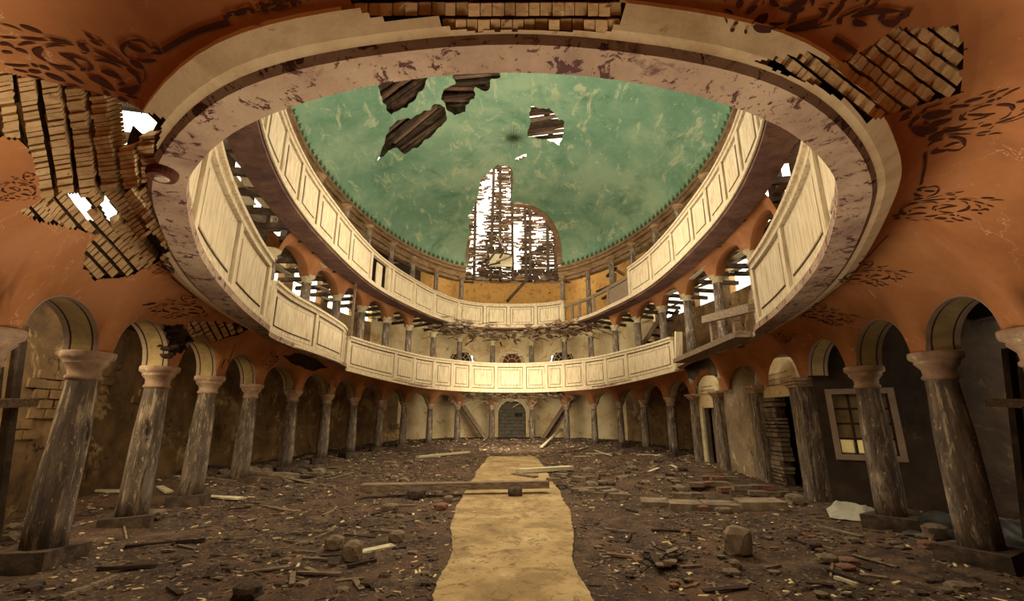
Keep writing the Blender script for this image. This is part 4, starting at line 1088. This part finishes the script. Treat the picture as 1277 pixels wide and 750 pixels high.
pilaster(sp[0], 'peeling pilaster right of the near doorway with rough jamb', .27); pilaster(sp[1], 'dark pilaster between near doorway and bare plaster wall', .2); pilaster(sp[2], 'narrow pilaster right of the far framed doorway', .2); pilaster(sp[3], 'slim pale pilaster left of the far framed doorway', .15)
def wallseg(name, s0, s1, z0, z1, m, o0=-.05, o1=.2):
    mb = MB(); ribbon(mb, RING, s0, s1, o0, o1, z0, z1, .3); return tag(mb.build(name, m), kind='structure')
M_pw = mat('scraped_plaster', ['#6e5a42', '#8c7658', '#a48c68'], 1.6, bump=.6, bscale=9, fleck=[(4, .58, .64, '#c4ac84', (1, 1, .4)), (1.5, .6, .68, '#3c2e22')])
wallseg('wall_stair', sp[2], sp[1], -1.8, 1.72, M_pw)
def doorway(name, s0, s1, ztop, m_jamb, zl, rough):
    """doorway between pilasters; lintel wall and inscribed lunette above"""
    T = thing(name, ringpt((s0 + s1) / 2) + (-1.6,), None, None); T['kind'] = 'structure'
    w = s1 - s0; k = sc(ringpt(s0)[1]); jl = .16 * w if not rough else .30 * w; jr = .12 * w if not rough else .06 * w
    # RING runs far to near on the right: s0 is the far (left in view) side
    if not rough: mb = MB(); ribbon(mb, RING, s0, s0 + jl, -.02, .2, -1.8, ztop, .3); mb.build('jamb', m_jamb, T)
    mb = MB()
    if rough:
        z = -1.6
        while z < ztop - .05:
            hh = U(.07, .13); ribbon(mb, RING, s0, s0 + jl + U(-.12, .05), U(-.10, .02), .22, z + U(0, .02), z + hh - .015, .1); z += hh
        ribbon(mb, RING, s0, s0 + jl - .06, .02, .2, -1.8, ztop, .3, 1); ribbon(mb, RING, s1 - jr, s1, .0, .2, -1.8, ztop, .3, 1)
        mb.build('jamb', [M_stone, M_base], T, label='jamb of bare broken masonry')
    else: ribbon(mb, RING, s1 - jr, s1, -.02, .2, -1.8, ztop, .3); mb.build('jamb', m_jamb, T)
    mb = MB(); n = 20; Vv = []
    for i in range(n + 1):
        t = i / n; s = s0 + w * t; z = .78 * k + .61 * k * sqrt(max(0, 1 - (2 * t - 1) ** 2)) ; a = RING.off(s, .0); c = RING.off(s, .2); Vv += [(a[0], a[1], ztop), (c[0], c[1], ztop), (c[0], c[1], z), (a[0], a[1], z)]
    mb.add(Vv, [(i * 4 + j, i * 4 + (j + 1) % 4, i * 4 + 4 + (j + 1) % 4, i * 4 + 4 + j) for i in range(n) for j in range(4)]); mb.build('tympanum', M_wall2, T)
    mb = MB()                                        # three lines of faded handwriting
    for r in range(3):
        z = (.98 - .13 * r) * k + .02; half = (.26, .33, .36)[r]
        s = .5 - half
        while s < .5 + half:
            l = U(.025, .05); 
            for q in range(3):
                sa_ = s0 + w * (s + l * q / 3); a = RING.off(sa_, -.012); b = RING.off(sa_ + .012, -.012); h = U(.02, .05) * k; mb.add([(a[0], a[1], z), (b[0], b[1], z), (b[0] + 0, b[1], z + h), (a[0], a[1], z + h)], [(0, 1, 2, 3)])
            a = RING.off(s0 + w * s, -.012); b = RING.off(s0 + w * (s + l), -.012); mb.add([(a[0], a[1], z), (b[0], b[1], z), (b[0], b[1], z + .012), (a[0], a[1], z + .012)], [(0, 1, 2, 3)])
            s += l + U(.01, .03)
    mb.build('faded_inscription', M_sten, T)
    # passage behind, dark
    mb = MB()
    for a_, b_ in ((s0, s0 + .05), (s1 - .05, s1)): ribbon(mb, RING, a_, b_, .2, 1.6, -1.8, ztop + .1, .3)
    ribbon(mb, RING, s0, s1, 1.55, 1.6, -1.8, ztop + .1); ribbon(mb, RING, s0, s1, .2, 1.6, ztop, ztop + .1); mb.build('passage', M_dark, T)
    return T, w, jl, jr
D1 = doorway('door_2', sp[3] + .12, sp[2] - .15, .28, M_cap2, 0, False)
D2 = doorway('door_3', sp[1] + .15, sp[0] - .2, .46, M_dark, 0, True)
# leaf of the far doorway, ajar, made of three boards
T = D1[0]; s0 = sp[3] + .12; w = D1[1]; jl, jr = D1[2], D1[3]
for i in range(3):
    a = s0 + jl + (w - jl - jr) * i / 3 * .8; b = s0 + jl + (w - jl - jr) * (i + 1) / 3 * .8
    mb = MB(); ribbon(mb, RING, a + .005, b - .005, .05 + .10 * i, .09 + .10 * i, -1.5, .26, .3); mb.build('door_board', M_beam if i != 1 else M_plank, T)
# radial wall with the lit window
WA, WBp = (6.1, 9.15), (9.4, 7.0)
def wp(px, py): return vplane(px, py, WA, WBp)
wd = Vector((WBp[0] - WA[0], WBp[1] - WA[1], 0)); wl = wd.length; wd.normalize(); wn = Vector((wd.y, -wd.x, 0))
if wn.y > 0: wn = -wn
def wt(px): q = wp(px, 520); return (Vector((q.x, q.y, 0)) - Vector((WA[0], WA[1], 0))).dot(wd)
t0, t1 = wt(1041), wt(1112); zb_ = wp(1062, 567).z; zt_ = wp(1041, 492).z
mb = MB()
def wbox(mb, a, b, z0, z1, d0=0, d1=.3, mi=0):
    A = Vector((WA[0], WA[1], 0)) + wd * a; B = Vector((WA[0], WA[1], 0)) + wd * b
    P = []
    for z in (z0, z1):
        for q, d in ((A, d0), (B, d0), (B, d1), (A, d1)): v = q - wn * d; P.append((v.x, v.y, z))
    mb.hexa(P, mi)
wbox(mb, 0, t0, -1.9, 2.1); wbox(mb, t1, wl, -1.9, 2.1); wbox(mb, t0, t1, -1.9, zb_); wbox(mb, t0, t1, zt_, 2.1)
tag(mb.build('wall_stair_end', M_dark), kind='structure')
T = thing('window_4', tuple(Vector((WA[0], WA[1], 0)) + wd * (t0 + t1) / 2 + Vector((0, 0, zb_))), None, None); T['kind'] = 'structure'
for a, b, z0, z1 in ((t0 - .1, t0, zb_ - .1, zt_ + .1), (t1, t1 + .1, zb_ - .1, zt_ + .1), (t0, t1, zb_ - .1, zb_), (t0, t1, zt_, zt_ + .1)):
    mb = MB(); wbox(mb, a, b, z0, z1, -.05, .08); mb.build('window_frame', M_edge, T)
for f in (.5,):
    mb = MB(); tt = t0 + (t1 - t0) * .30; wbox(mb, tt - .02, tt + .02, zb_, zt_, .12, .16); tt = t0 + (t1 - t0) * .65; wbox(mb, tt - .02, tt + .02, zb_, zt_, .12, .16)
    for k in range(1, 4): zz = zb_ + (zt_ - zb_) * k / 4; wbox(mb, t0, t1, zz - .015, zz + .015, .12, .16)
    mb.build('glazing_bar', M_grime_shade, T)
# dusty panes, darker above; daylight glow is put into the lowest ones' pale colour
for i, (fa, fb) in enumerate(((0, .30), (.30, .65), (.65, 1))):
    for k in range(4):
        mb = MB(); z0 = zb_ + (zt_ - zb_) * k / 4; z1 = zb_ + (zt_ - zb_) * (k + 1) / 4; wbox(mb, t0 + (t1 - t0) * fa + .02, t0 + (t1 - t0) * fb - .02, z0 + .02, z1 - .02, .135, .145); mb.build('pane', (MATS.get('daylit_dusty_glass') or mat('daylit_dusty_glass', ['#c8b080', '#e4d0a0'], 3, bump=0, rough=.5)) if k == 0 else (MATS.get('dusty_glass') or mat('dusty_glass', ['#6a5838', '#94805a', '#3c3020'], 3, bump=0, rough=.5)), T)
for nm_, f_, c_ in (('dusty_glass', .22, '#c8a060'), ('daylit_dusty_glass', .97, '#fff0c4')):
    g = MATS[nm_].node_tree; tr = g.nodes.new('ShaderNodeBsdfTranslucent'); tr.inputs[0].default_value = srgb(c_); mx = g.nodes.new('ShaderNodeMixShader'); mx.inputs[0].default_value = f_
    ou = [q for q in g.nodes if q.type == 'OUTPUT_MATERIAL'][0]; g.links.new(g.nodes['Principled BSDF'].outputs[0], mx.inputs[1]); g.links.new(tr.outputs[0], mx.inputs[2]); g.links.new(mx.outputs[0], ou.inputs[0])
# wall_right has a hole added behind that window so sky can light it
# ---- loose stonework on the left wall
def wallstones(s0, s1, z0, z1, prob, m=M_stone, parent=None, bw=.34, bh=.17):
    z = z0; r = 0
    while z < z1:
        s = s0 + (bw / 2 if r % 2 else 0)
        while s < s1:
            c = noise.noise(Vector((s * .9, z * 1.3, 4)))
            if c > prob:
                l = bw * U(.8, 1.1); mb = MB(); ribbon(mb, RING, s + .01, s + l - .02, OW - .03 - U(0, .02), OW + .02, z + .008, z + bh * U(.85, .98), .5); mb.build('stone_block', m, parent)
            s += bw
        z += bh; r += 1
wl_ = [o for o in COL.objects if o.name == 'wall_left'][0]; wf_ = [o for o in COL.objects if o.name == 'wall_left_far'][0]; wr_ = [o for o in COL.objects if o.name == 'wall_right_far'][0]
wallstones(LK[4], LK[9], -1.4, 1.2, .24, M_wall, wl_); wallstones(LK[9], LK[13], -1.4, 1.0, .28, M_wall, wf_); wallstones(RK[13], RK[10], -1.4, 1.0, .2, M_wall, wr_)

# =====================================================================  LOOSE THINGS ON THE FLOOR
def fpt(px, py):           # floor point seen at a place of the photograph
    r = ray(px, py); t = 1.62 / max(1e-4, -r.z) if r.z < 0 else 28 / r.y
    for _ in range(12):
        p = r * t
        if p.y > 28: t = 28 / r.y; break
        h = gz(p.x, p.y)
        t = t * (h / p.z) if p.z < -1e-3 else t
    p = r * t; return Vector((p.x, p.y, gz(p.x, p.y)))
def board(label, a, b, w, t, m=M_plank, name='plank', cat='plank', lift=0, group=None, liftb=None):
    A = fpt(*a); B = fpt(*b); A.z += t / 2 + lift; B.z += t / 2 + (lift if liftb is None else liftb); mb = MB(); mb.bar(A, B, w, t, jit=min(.01, t * .2))
    o = mb.build(name, m, loc=tuple((A + B) / 2 - Vector((0, 0, t / 2)))); return tag(o, label, cat, group)
board('long dark timber beam lying across the sandy path', (449, 622), (684, 617), .24, .15, M_plank, 'timber_beam', 'beam', .13)
board('pale plank end slanting behind the long beam, right of the path', (646, 592), (712, 588), .34, .10, M_pale, lift=.05)
board('short pale board leaning off the path near the beam', (640, 594), (668, 598), .2, .06, M_plank, lift=.03)
board('long board lying before the far left columns', (520, 573), (584, 566), .22, .07, M_pale, lift=.03)
board('thin pale board behind the second left column', (100, 614), (150, 618), .10, .04, M_pale, lift=.02)
board('board lying behind the third left column', (196, 619), (210, 621), .12, .04, M_pale, lift=.02)
board('pale board beside the third left column plinth', (260, 622), (300, 625), .14, .04, M_pale, lift=.02)
board('dark timber baulk between third and fifth left columns', (222, 592), (300, 595), .3, .25, M_beam, 'timber_baulk', 'beam')
board('grey plank beside the fourth left column', (300, 600), (372, 597), .25, .08, M_plank, lift=.03)
board('long thin stick at the bottom left', (75, 750), (145, 722), .05, .035, M_plank, 'stick', 'stick')
board('thin stick right of the fifth left column', (328, 632), (368, 640), .06, .03, M_plank, 'stick', 'stick')
board('flat pale board scrap beside the squared stone block', (445, 691), (490, 681), .12, .02, M_pale)
board('small pale stick left of the path edge', (540, 628), (572, 625), .05, .04, M_plank, 'stick', 'stick')
board('thin stick lying left of the brick stacks', (757, 610), (785, 622), .12, .05, M_plank)
board('plank leaning on rubble in the far right corner', (675, 560), (700, 548), .14, .05, M_pale, lift=.05, liftb=.5)
board('second plank in the heap by the far right columns', (690, 566), (728, 561), .12, .05, M_plank, lift=.1)
board('thin dark stick on open dirt right of the path', (812, 663), (850, 664), .04, .03, M_beam, 'stick', 'stick')
board('pale lath in front of the right plastic sheet', (1020, 658), (1075, 672), .10, .03, M_plank)
board('short lath at the lower right', (1042, 722), (1070, 732), .05, .025, M_pale, 'stick', 'stick')
board('grey lath at the bottom right', (1072, 716), (1106, 722), .06, .02, M_plank, 'stick', 'stick')
board('dark curved branch across the left foreground', (155, 684), (255, 676), .05, .04, M_beam, 'stick', 'stick')
board('thin branch near the left stones', (120, 713), (195, 708), .05, .04, M_beam, 'stick', 'stick')
def stone(label, px, py, wpx, hpx, m=M_stone, name='stone', cat='stone', blocky=.8, group=None, depth=1.0):
    """stone whose foot is seen at (px, py) with the given size in the photograph"""
    p = fpt(px, py); k = p.y * cos(PITCH) + p.z * sin(PITCH); w = wpx / FPX * k; h = hpx / FPX * k
    mb = MB(); mb.rock((p.x, p.y + w * .4 * depth, p.z + h * .42), .5, sq=(w, w * .8 * depth, h * 1.05), blocky=blocky, fine=True)
    return tag(mb.build(name, m, loc=tuple(p)), label, cat, group)
stone('squared grey stone block standing beside the path, left foreground', 435, 704, 24, 26, M_stone, 'stone_block', blocky=.95)
stone('pale stone leaning behind the squared block', 413, 688, 22, 17, M_stone)
stone('small pale stone nearer the path on a flat scrap', 492, 679, 19, 15, M_stone)
stone('dark stone at the bottom edge, left foreground', 300, 752, 34, 20, M_base)
stone('tall pointed stone stump standing on the right dirt', 926, 698, 32, 38, M_stone, 'stone_stump', blocky=.5)
stone('small stone before the tall stump', 919, 712, 14, 11, M_stone)
stone('flat stone below the tall stump', 916, 720, 20, 7, M_stone)
stone('stone propping the long beam on the path', 642, 622, 18, 14, M_base)
stone('red broken brick behind the path left edge', 548, 637, 18, 9, M_redb, 'brick_piece', 'brick')
stone('pale brick end on the left of the red brick', 484, 638, 20, 8, M_stone, 'brick_piece', 'brick')
stone('dark stone under the beam, left end', 517, 625, 24, 14, M_base)
stone('pale lump under the beam', 558, 628, 12, 9, M_stone)
stone('dark pointed stone between the two right columns', 1176, 676, 24, 20, M_stone)
stone('reddish flat stone in front of the right columns', 1165, 686, 20, 9, M_redb)
stone('orange brick piece on the right dirt', 1065, 707, 24, 8, M_redb, 'brick_piece', 'brick')
stone('flat red tile piece beside the orange brick', 1060, 713, 22, 6, M_redb, 'brick_piece', 'brick')
stone('broad flat stone left of the orange brick', 1038, 704, 24, 9, M_stone)
stone('block at the foot of the brick pile, right dirt', 1020, 688, 16, 9, M_base)
stone('pale brick lying on its side right of the pile', 1068, 679, 16, 7, M_stone, 'brick_piece', 'brick')
stone('small tan block right of the brick pile', 1118, 684, 14, 7, M_stone)
stone('flat slab at the lower right', 1208, 740, 28, 9, M_stone)
stone('small slab left of the lower right slab', 1185, 742, 16, 6, M_stone)
stone('block lying inside the near doorway', 997, 630, 20, 14, M_stone)
stone('rounded stone at the left of the second left plinth', 180, 655, 26, 12, M_stone)
stone('red brick half on the slab step', 878, 640, 16, 9, M_redb, 'brick_piece', 'brick')
stone('tan brick against the slab step', 905, 642, 20, 8, M_stone, 'brick_piece', 'brick')
# slab step and stacks of bricks before the stair block
T = thing('stone_step', tuple(fpt(900, 636)), 'long worn stone slab step before the stair doors', 'step')
for i, (a, b, py, hp) in enumerate(((800, 838, 634, 8), (836, 880, 638, 10), (880, 925, 639, 10), (925, 985, 638, 11))):
    p = fpt(a, py); q = fpt(b, py); mb = MB(); hh = hp / FPX * p.y * .8
    mb.hexa([(p.x, p.y, p.z - .05), (q.x - .02, q.y, q.z - .05), (q.x + .1, q.y + .65, q.z - .05), (p.x + .15, p.y + .65, p.z - .05), (p.x, p.y, p.z + hh), (q.x - .02, q.y, q.z + hh), (q.x + .1, q.y + .65, q.z + hh * .8), (p.x + .15, p.y + .65, p.z + hh * .8)])
    mb.build('slab', M_stone, T)
k = 0
for (px, py, n, hts) in ((868, 612, 3, 2), (884, 609, 2, 1), (905, 616, 3, 1), (925, 617, 3, 2), (945, 619, 2, 1), (880, 600, 3, 1), (850, 622, 2, 1), (960, 618, 2, 1)):
    for r in range(hts):
        for j in range(n):
            p = fpt(px + j * 15, py + U(-1, 1)); a = U(-.25, .25); ax = (Vector((cos(a), sin(a), 0)), Vector((-sin(a), cos(a), 0)), Vector((0, 0, 1)))
            z = p.z + .05 + r * .095; mb = MB(); mb.bx((p.x, p.y, z), (.17, .09, .045), ax, jit=.008); o = mb.build('brick', M_stone if (k % 4) else M_redb, loc=(p.x, p.y, z - .045)); k += 1
            tag(o, 'loose brick lying in the low stacks before the stair doors', 'brick', 'loose bricks before the stair doors')
k = 0
for (px, py) in ((720, 616), (730, 618), (745, 620), (760, 618), (735, 614), (700, 596), (720, 600), (740, 599), (668, 588), (690, 602), (770, 622), (752, 614)):
    p = fpt(px + U(-3, 3), py); a = U(-.5, .5); mb = MB(); mb.bx((p.x, p.y, p.z + .05), (.18, .1, .05), (Vector((cos(a), sin(a), 0)), Vector((-sin(a), cos(a), 0)), Vector((0, 0, 1))), jit=.012)
    tag(mb.build('brick', M_stone, loc=tuple(p)), 'loose brick scattered right of the path near the beam', 'brick', 'loose bricks right of the path')
# heap of tiles on the open dirt
for i in range(34):
    px = 820 + random.gauss(0, 13); py = 702 + random.gauss(0, 5); p = fpt(px, py); mb = MB(); a = U(0, 3.1); ti = U(-.4, .4)
    mb.bx((p.x, p.y, p.z + U(.02, .09)), (U(.04, .10), U(.03, .06), .012), (Vector((cos(a), sin(a) * cos(ti), sin(ti))), Vector((-sin(a), cos(a), 0)), Vector((0, 0, 1))), jit=.01)
    tag(mb.build('tile_shard', [M_stone, M_base, M_redb][i % 3 if i % 5 == 0 else i % 2], loc=tuple(p)), 'tile shard in the small heap on the right dirt', 'shard', 'tile shards in the small heap')
# medium stones and boards scattered by area
SHADE = {'rubble_stone': 'grey', 'rough_plinth': 'dark', 'pale_plaster': 'pale', 'red_brick': 'reddish', 'grey_board': 'grey', 'dark_timber': 'dark', 'pale_board': 'pale'}
SHADE['rubble_stone'] = 'grey'
def whereabouts(x, y):
    sd = 'left' if x < 0 else 'right'; i = min(range(3, NC), key=lambda k: abs(CP[k][1] - y)); o_ = ORD[i - 3]; ax = abs(x); e = RING.D[0]
    cx = abs(CP[i][0])
    if ax > cx + .5: w = 'in the aisle behind'
    elif ax > cx - .6: w = 'at the foot of'
    elif ax > cx * .55: w = 'on dirt out from'
    else: w = 'near the path level with'
    return '%s the %s %s column' % (w, o_, sd)
def scatter(n, box, name, size, mats, flat=.6):
    c = 0; tries = 0
    while c < n and tries < n * 30:
        tries += 1
        px = U(box[0], box[2]); py = U(box[1], box[3]); p = fpt(px, py)
        if abs(p.x) < pw(p.y) + .1 or p.y > 26.5: continue
        q = RING.ev(RING.near((p.x, p.y)))
        if abs(p.x) > abs(q[0]) + 1.7: continue
        if any(hypot(p.x - e[0], p.y - e[1]) < .5 or hypot(p.x + e[0], p.y - e[1]) < .5 for e in CP): continue
        r = U(*size); m = random.choice(mats); mb = MB(); mb.rock((p.x, p.y, p.z + r * flat * .45), r, sq=(1.3, 1, flat), blocky=.7)
        sz = 'small' if r < sum(size) / 2 else 'larger'; lb = '%s %s rubble stone %s' % (sz, SHADE[m.name], whereabouts(p.x, p.y))
        tag(mb.build(name, m, loc=tuple(p)), lb, 'stone', lb); c += 1
scatter(60, (210, 625, 545, 745), 'rubble_stone', (.022, .055), [M_stone, M_stone, M_base, M_base])
scatter(60, (720, 625, 1170, 745), 'rubble_stone', (.022, .055), [M_stone, M_stone, M_redb, M_base])
scatter(56, (330, 566, 560, 615), 'rubble_stone', (.05, .12), [M_stone, M_base, M_stone])
scatter(50, (700, 566, 860, 612), 'rubble_stone', (.05, .13), [M_stone, M_base, M_stone])
scatter(46, (185, 560, 400, 592), 'rubble_stone', (.08, .2), [M_stone, M_base, M_base])
scatter(24, (1120, 650, 1277, 690), 'rubble_stone', (.04, .10), [M_stone, M_base])
scatter(20, (0, 640, 60, 740), 'rubble_stone', (.03, .10), [M_stone, M_base])
def sticks(n, box, ln, mats, wd_=(.02, .06)):
    c = 0; tries = 0
    while c < n and tries < n * 30:
        tries += 1
        px = U(box[0], box[2]); py = U(box[1], box[3]); p = fpt(px, py)
        if abs(p.x) < pw(p.y) + .25 or p.y > 26: continue
        l = U(*ln); a = U(0, pi); q = Vector((p.x + cos(a) * l, p.y + sin(a) * l, 0))
        if abs(q.x) < pw(q.y) + .1: continue
        g = RING.ev(RING.near((p.x, p.y)))
        if max(abs(p.x), abs(q.x)) > abs(g[0]) + 1.6: continue
        q.z = gz(q.x, q.y); mb = MB(); t = U(.012, .03); m = random.choice(mats); mb.bar((p.x, p.y, p.z + t / 2 + .004), (q.x, q.y, q.z + t / 2 + .004), U(*wd_), t, jit=.004)
        lb = '%s %s splintered board %s' % ('short' if l < sum(ln) / 2 else 'long', SHADE[m.name], whereabouts(p.x, p.y)); tag(mb.build('splintered_board', m, loc=tuple(p)), lb, 'board', lb); c += 1
sticks(44, (150, 625, 540, 745), (.12, .5), [M_plank, M_plank, M_beam, M_stone])
sticks(30, (740, 625, 1180, 745), (.12, .45), [M_plank, M_beam, M_plank])
sticks(30, (190, 565, 420, 605), (.5, 1.8), [M_plank, M_beam], (.05, .14))
sticks(14, (690, 560, 860, 590), (.5, 1.6), [M_plank, M_pale], (.05, .14))
# fine litter
rng = random.Random(5)
mb = MB()
for i in range(34000):
    y = 3.2 + 23.5 * rng.random() ** 1.7; x = rng.uniform(-8.2, 8.2)
    if abs(x) < pw(y) - .02 + rng.random() * .2 and rng.random() < .94 - .5 * sstep(10, 17, y): continue
    dens_ = noise.noise(Vector((x * .8, y * .8, 2)))
    if dens_ < rng.uniform(-.5, .2): continue
    r = rng.uniform(.007, .024) * (1 + y * .06); z = gz(x, y); a = rng.uniform(0, 6.28); l = r * rng.uniform(.8, 2.2); h = r * rng.uniform(.15, .5); tz = rng.uniform(-.3, .3) * r
    ca, sa_ = cos(a), sin(a); P = []
    for zz in (z - .004, z + h):
        for ii, jj in ((-1, -.6), (1, -1), (.8, 1), (-.9, .7)): P.append((x + ca * l * ii - sa_ * r * jj * .6, y + sa_ * l * ii + ca * r * jj * .6, zz + tz * ii))
    mb.hexa(P, rng.choice((0, 0, 1, 2, 3, 1, 0, 2, 3, 1, 0, 4)))
lit = mb.build('floor_litter', [M_stone, M_base, M_plank, M_dirt, M_wall2], loc=(0, 6, -1.6)); tag(lit, 'fine litter of plaster crumbs, chips and splinters over the dirt floor', 'litter', kind='stuff')
# plastic sheets by the right wall
def sheet(label, pts, m, amp):
    c = fpt(sum(p[0] for p in pts) / len(pts), sum(p[1] for p in pts) / len(pts)); A, B, C_, D = [fpt(*p) for p in pts]; n = 18; mb = MB()
    for i in range(n + 1):
        for j in range(n + 1):
            u, v = i / n, j / n; p = (A.lerp(B, u)).lerp(D.lerp(C_, u), v); e = min(u, 1 - u, v, 1 - v)
            p.z = gz(p.x, p.y) + .02 + amp * min(1, e * 5) * (.5 + .5 * noise.noise(Vector((p.x * 4, p.y * 4, 1)))); mb.V.append(tuple(p))
    mb.F = [(i * (n + 1) + j, i * (n + 1) + j + 1, (i + 1) * (n + 1) + j + 1, (i + 1) * (n + 1) + j) for i in range(n) for j in range(n)]; mb.I = [0] * len(mb.F)
    tag(mb.build('plastic_sheet', m, loc=tuple(c), smooth=True), label, 'sheet')
sheet('crumpled pale plastic sheet at the foot of the wall under the window', [(1035, 648), (1090, 652), (1090, 636), (1030, 636)], M_sheet, .22)
sheet('crumpled dark plastic sheet behind the nearest right column', [(1125, 668), (1290, 690), (1290, 655), (1130, 646)], M_sheet2, .25)
# dark timbers leaning in both near corners
for sd, nm in ((1, 'right'), (-1, 'left')):
    T = thing('leaning_timbers', (sd * 7.3, 5.4, -1.62), 'dark timbers leaning against the wall in the near %s corner' % nm, 'timber')
    for i in range(5):
        mb = MB(); mb.bar((sd * (6.2 + i * .12), 5.2 + i * .28, -1.55), (sd * (7.05 + i * .05), 5.35 + i * .28, U(.6, 1.3)), .12, .09, up=(0, 1, 0)); mb.build('timber', M_beam, T)
    mb = MB(); mb.bar((sd * 6.8, 5.1, .1), (sd * 7.0, 6.7, .2), .1, .12); mb.build('crossbar', M_plank, T)
# oval bracket plate fixed under the near left beam, dark scar under the near right one
c = un(203, 212, 1.5); T = thing('oval_plate', (c[0], c[1], 1.44), 'dark oval plate fixed under the beam soffit at the left', 'fixture')
mb = MB(); mb.lathe([(.075, -.02), (.085, -.0), (.085, .03), (.07, .045)], 20, (c[0], c[1], 1.46)); mb.build('plate', M_sten, T)
mb = MB(); mb.lathe([(.035, -.03), (.045, -.02), (.04, 0)], 14, (c[0], c[1], 1.46)); mb.build('boss', M_edge, T)
# pole standing in the middle gallery at the left
a = atd(436, 430, 15.5); b = atd(438, 352, 15.5); mb = MB(); mb.bar((a.x, a.y, 2.0), (a.x, a.y, b.z), .07, .07, up=(0, 1, 0)); tag(mb.build('pole', M_plank, loc=(a.x, a.y, 2.0)), 'thin upright pole in front of the left middle gallery columns', 'pole')
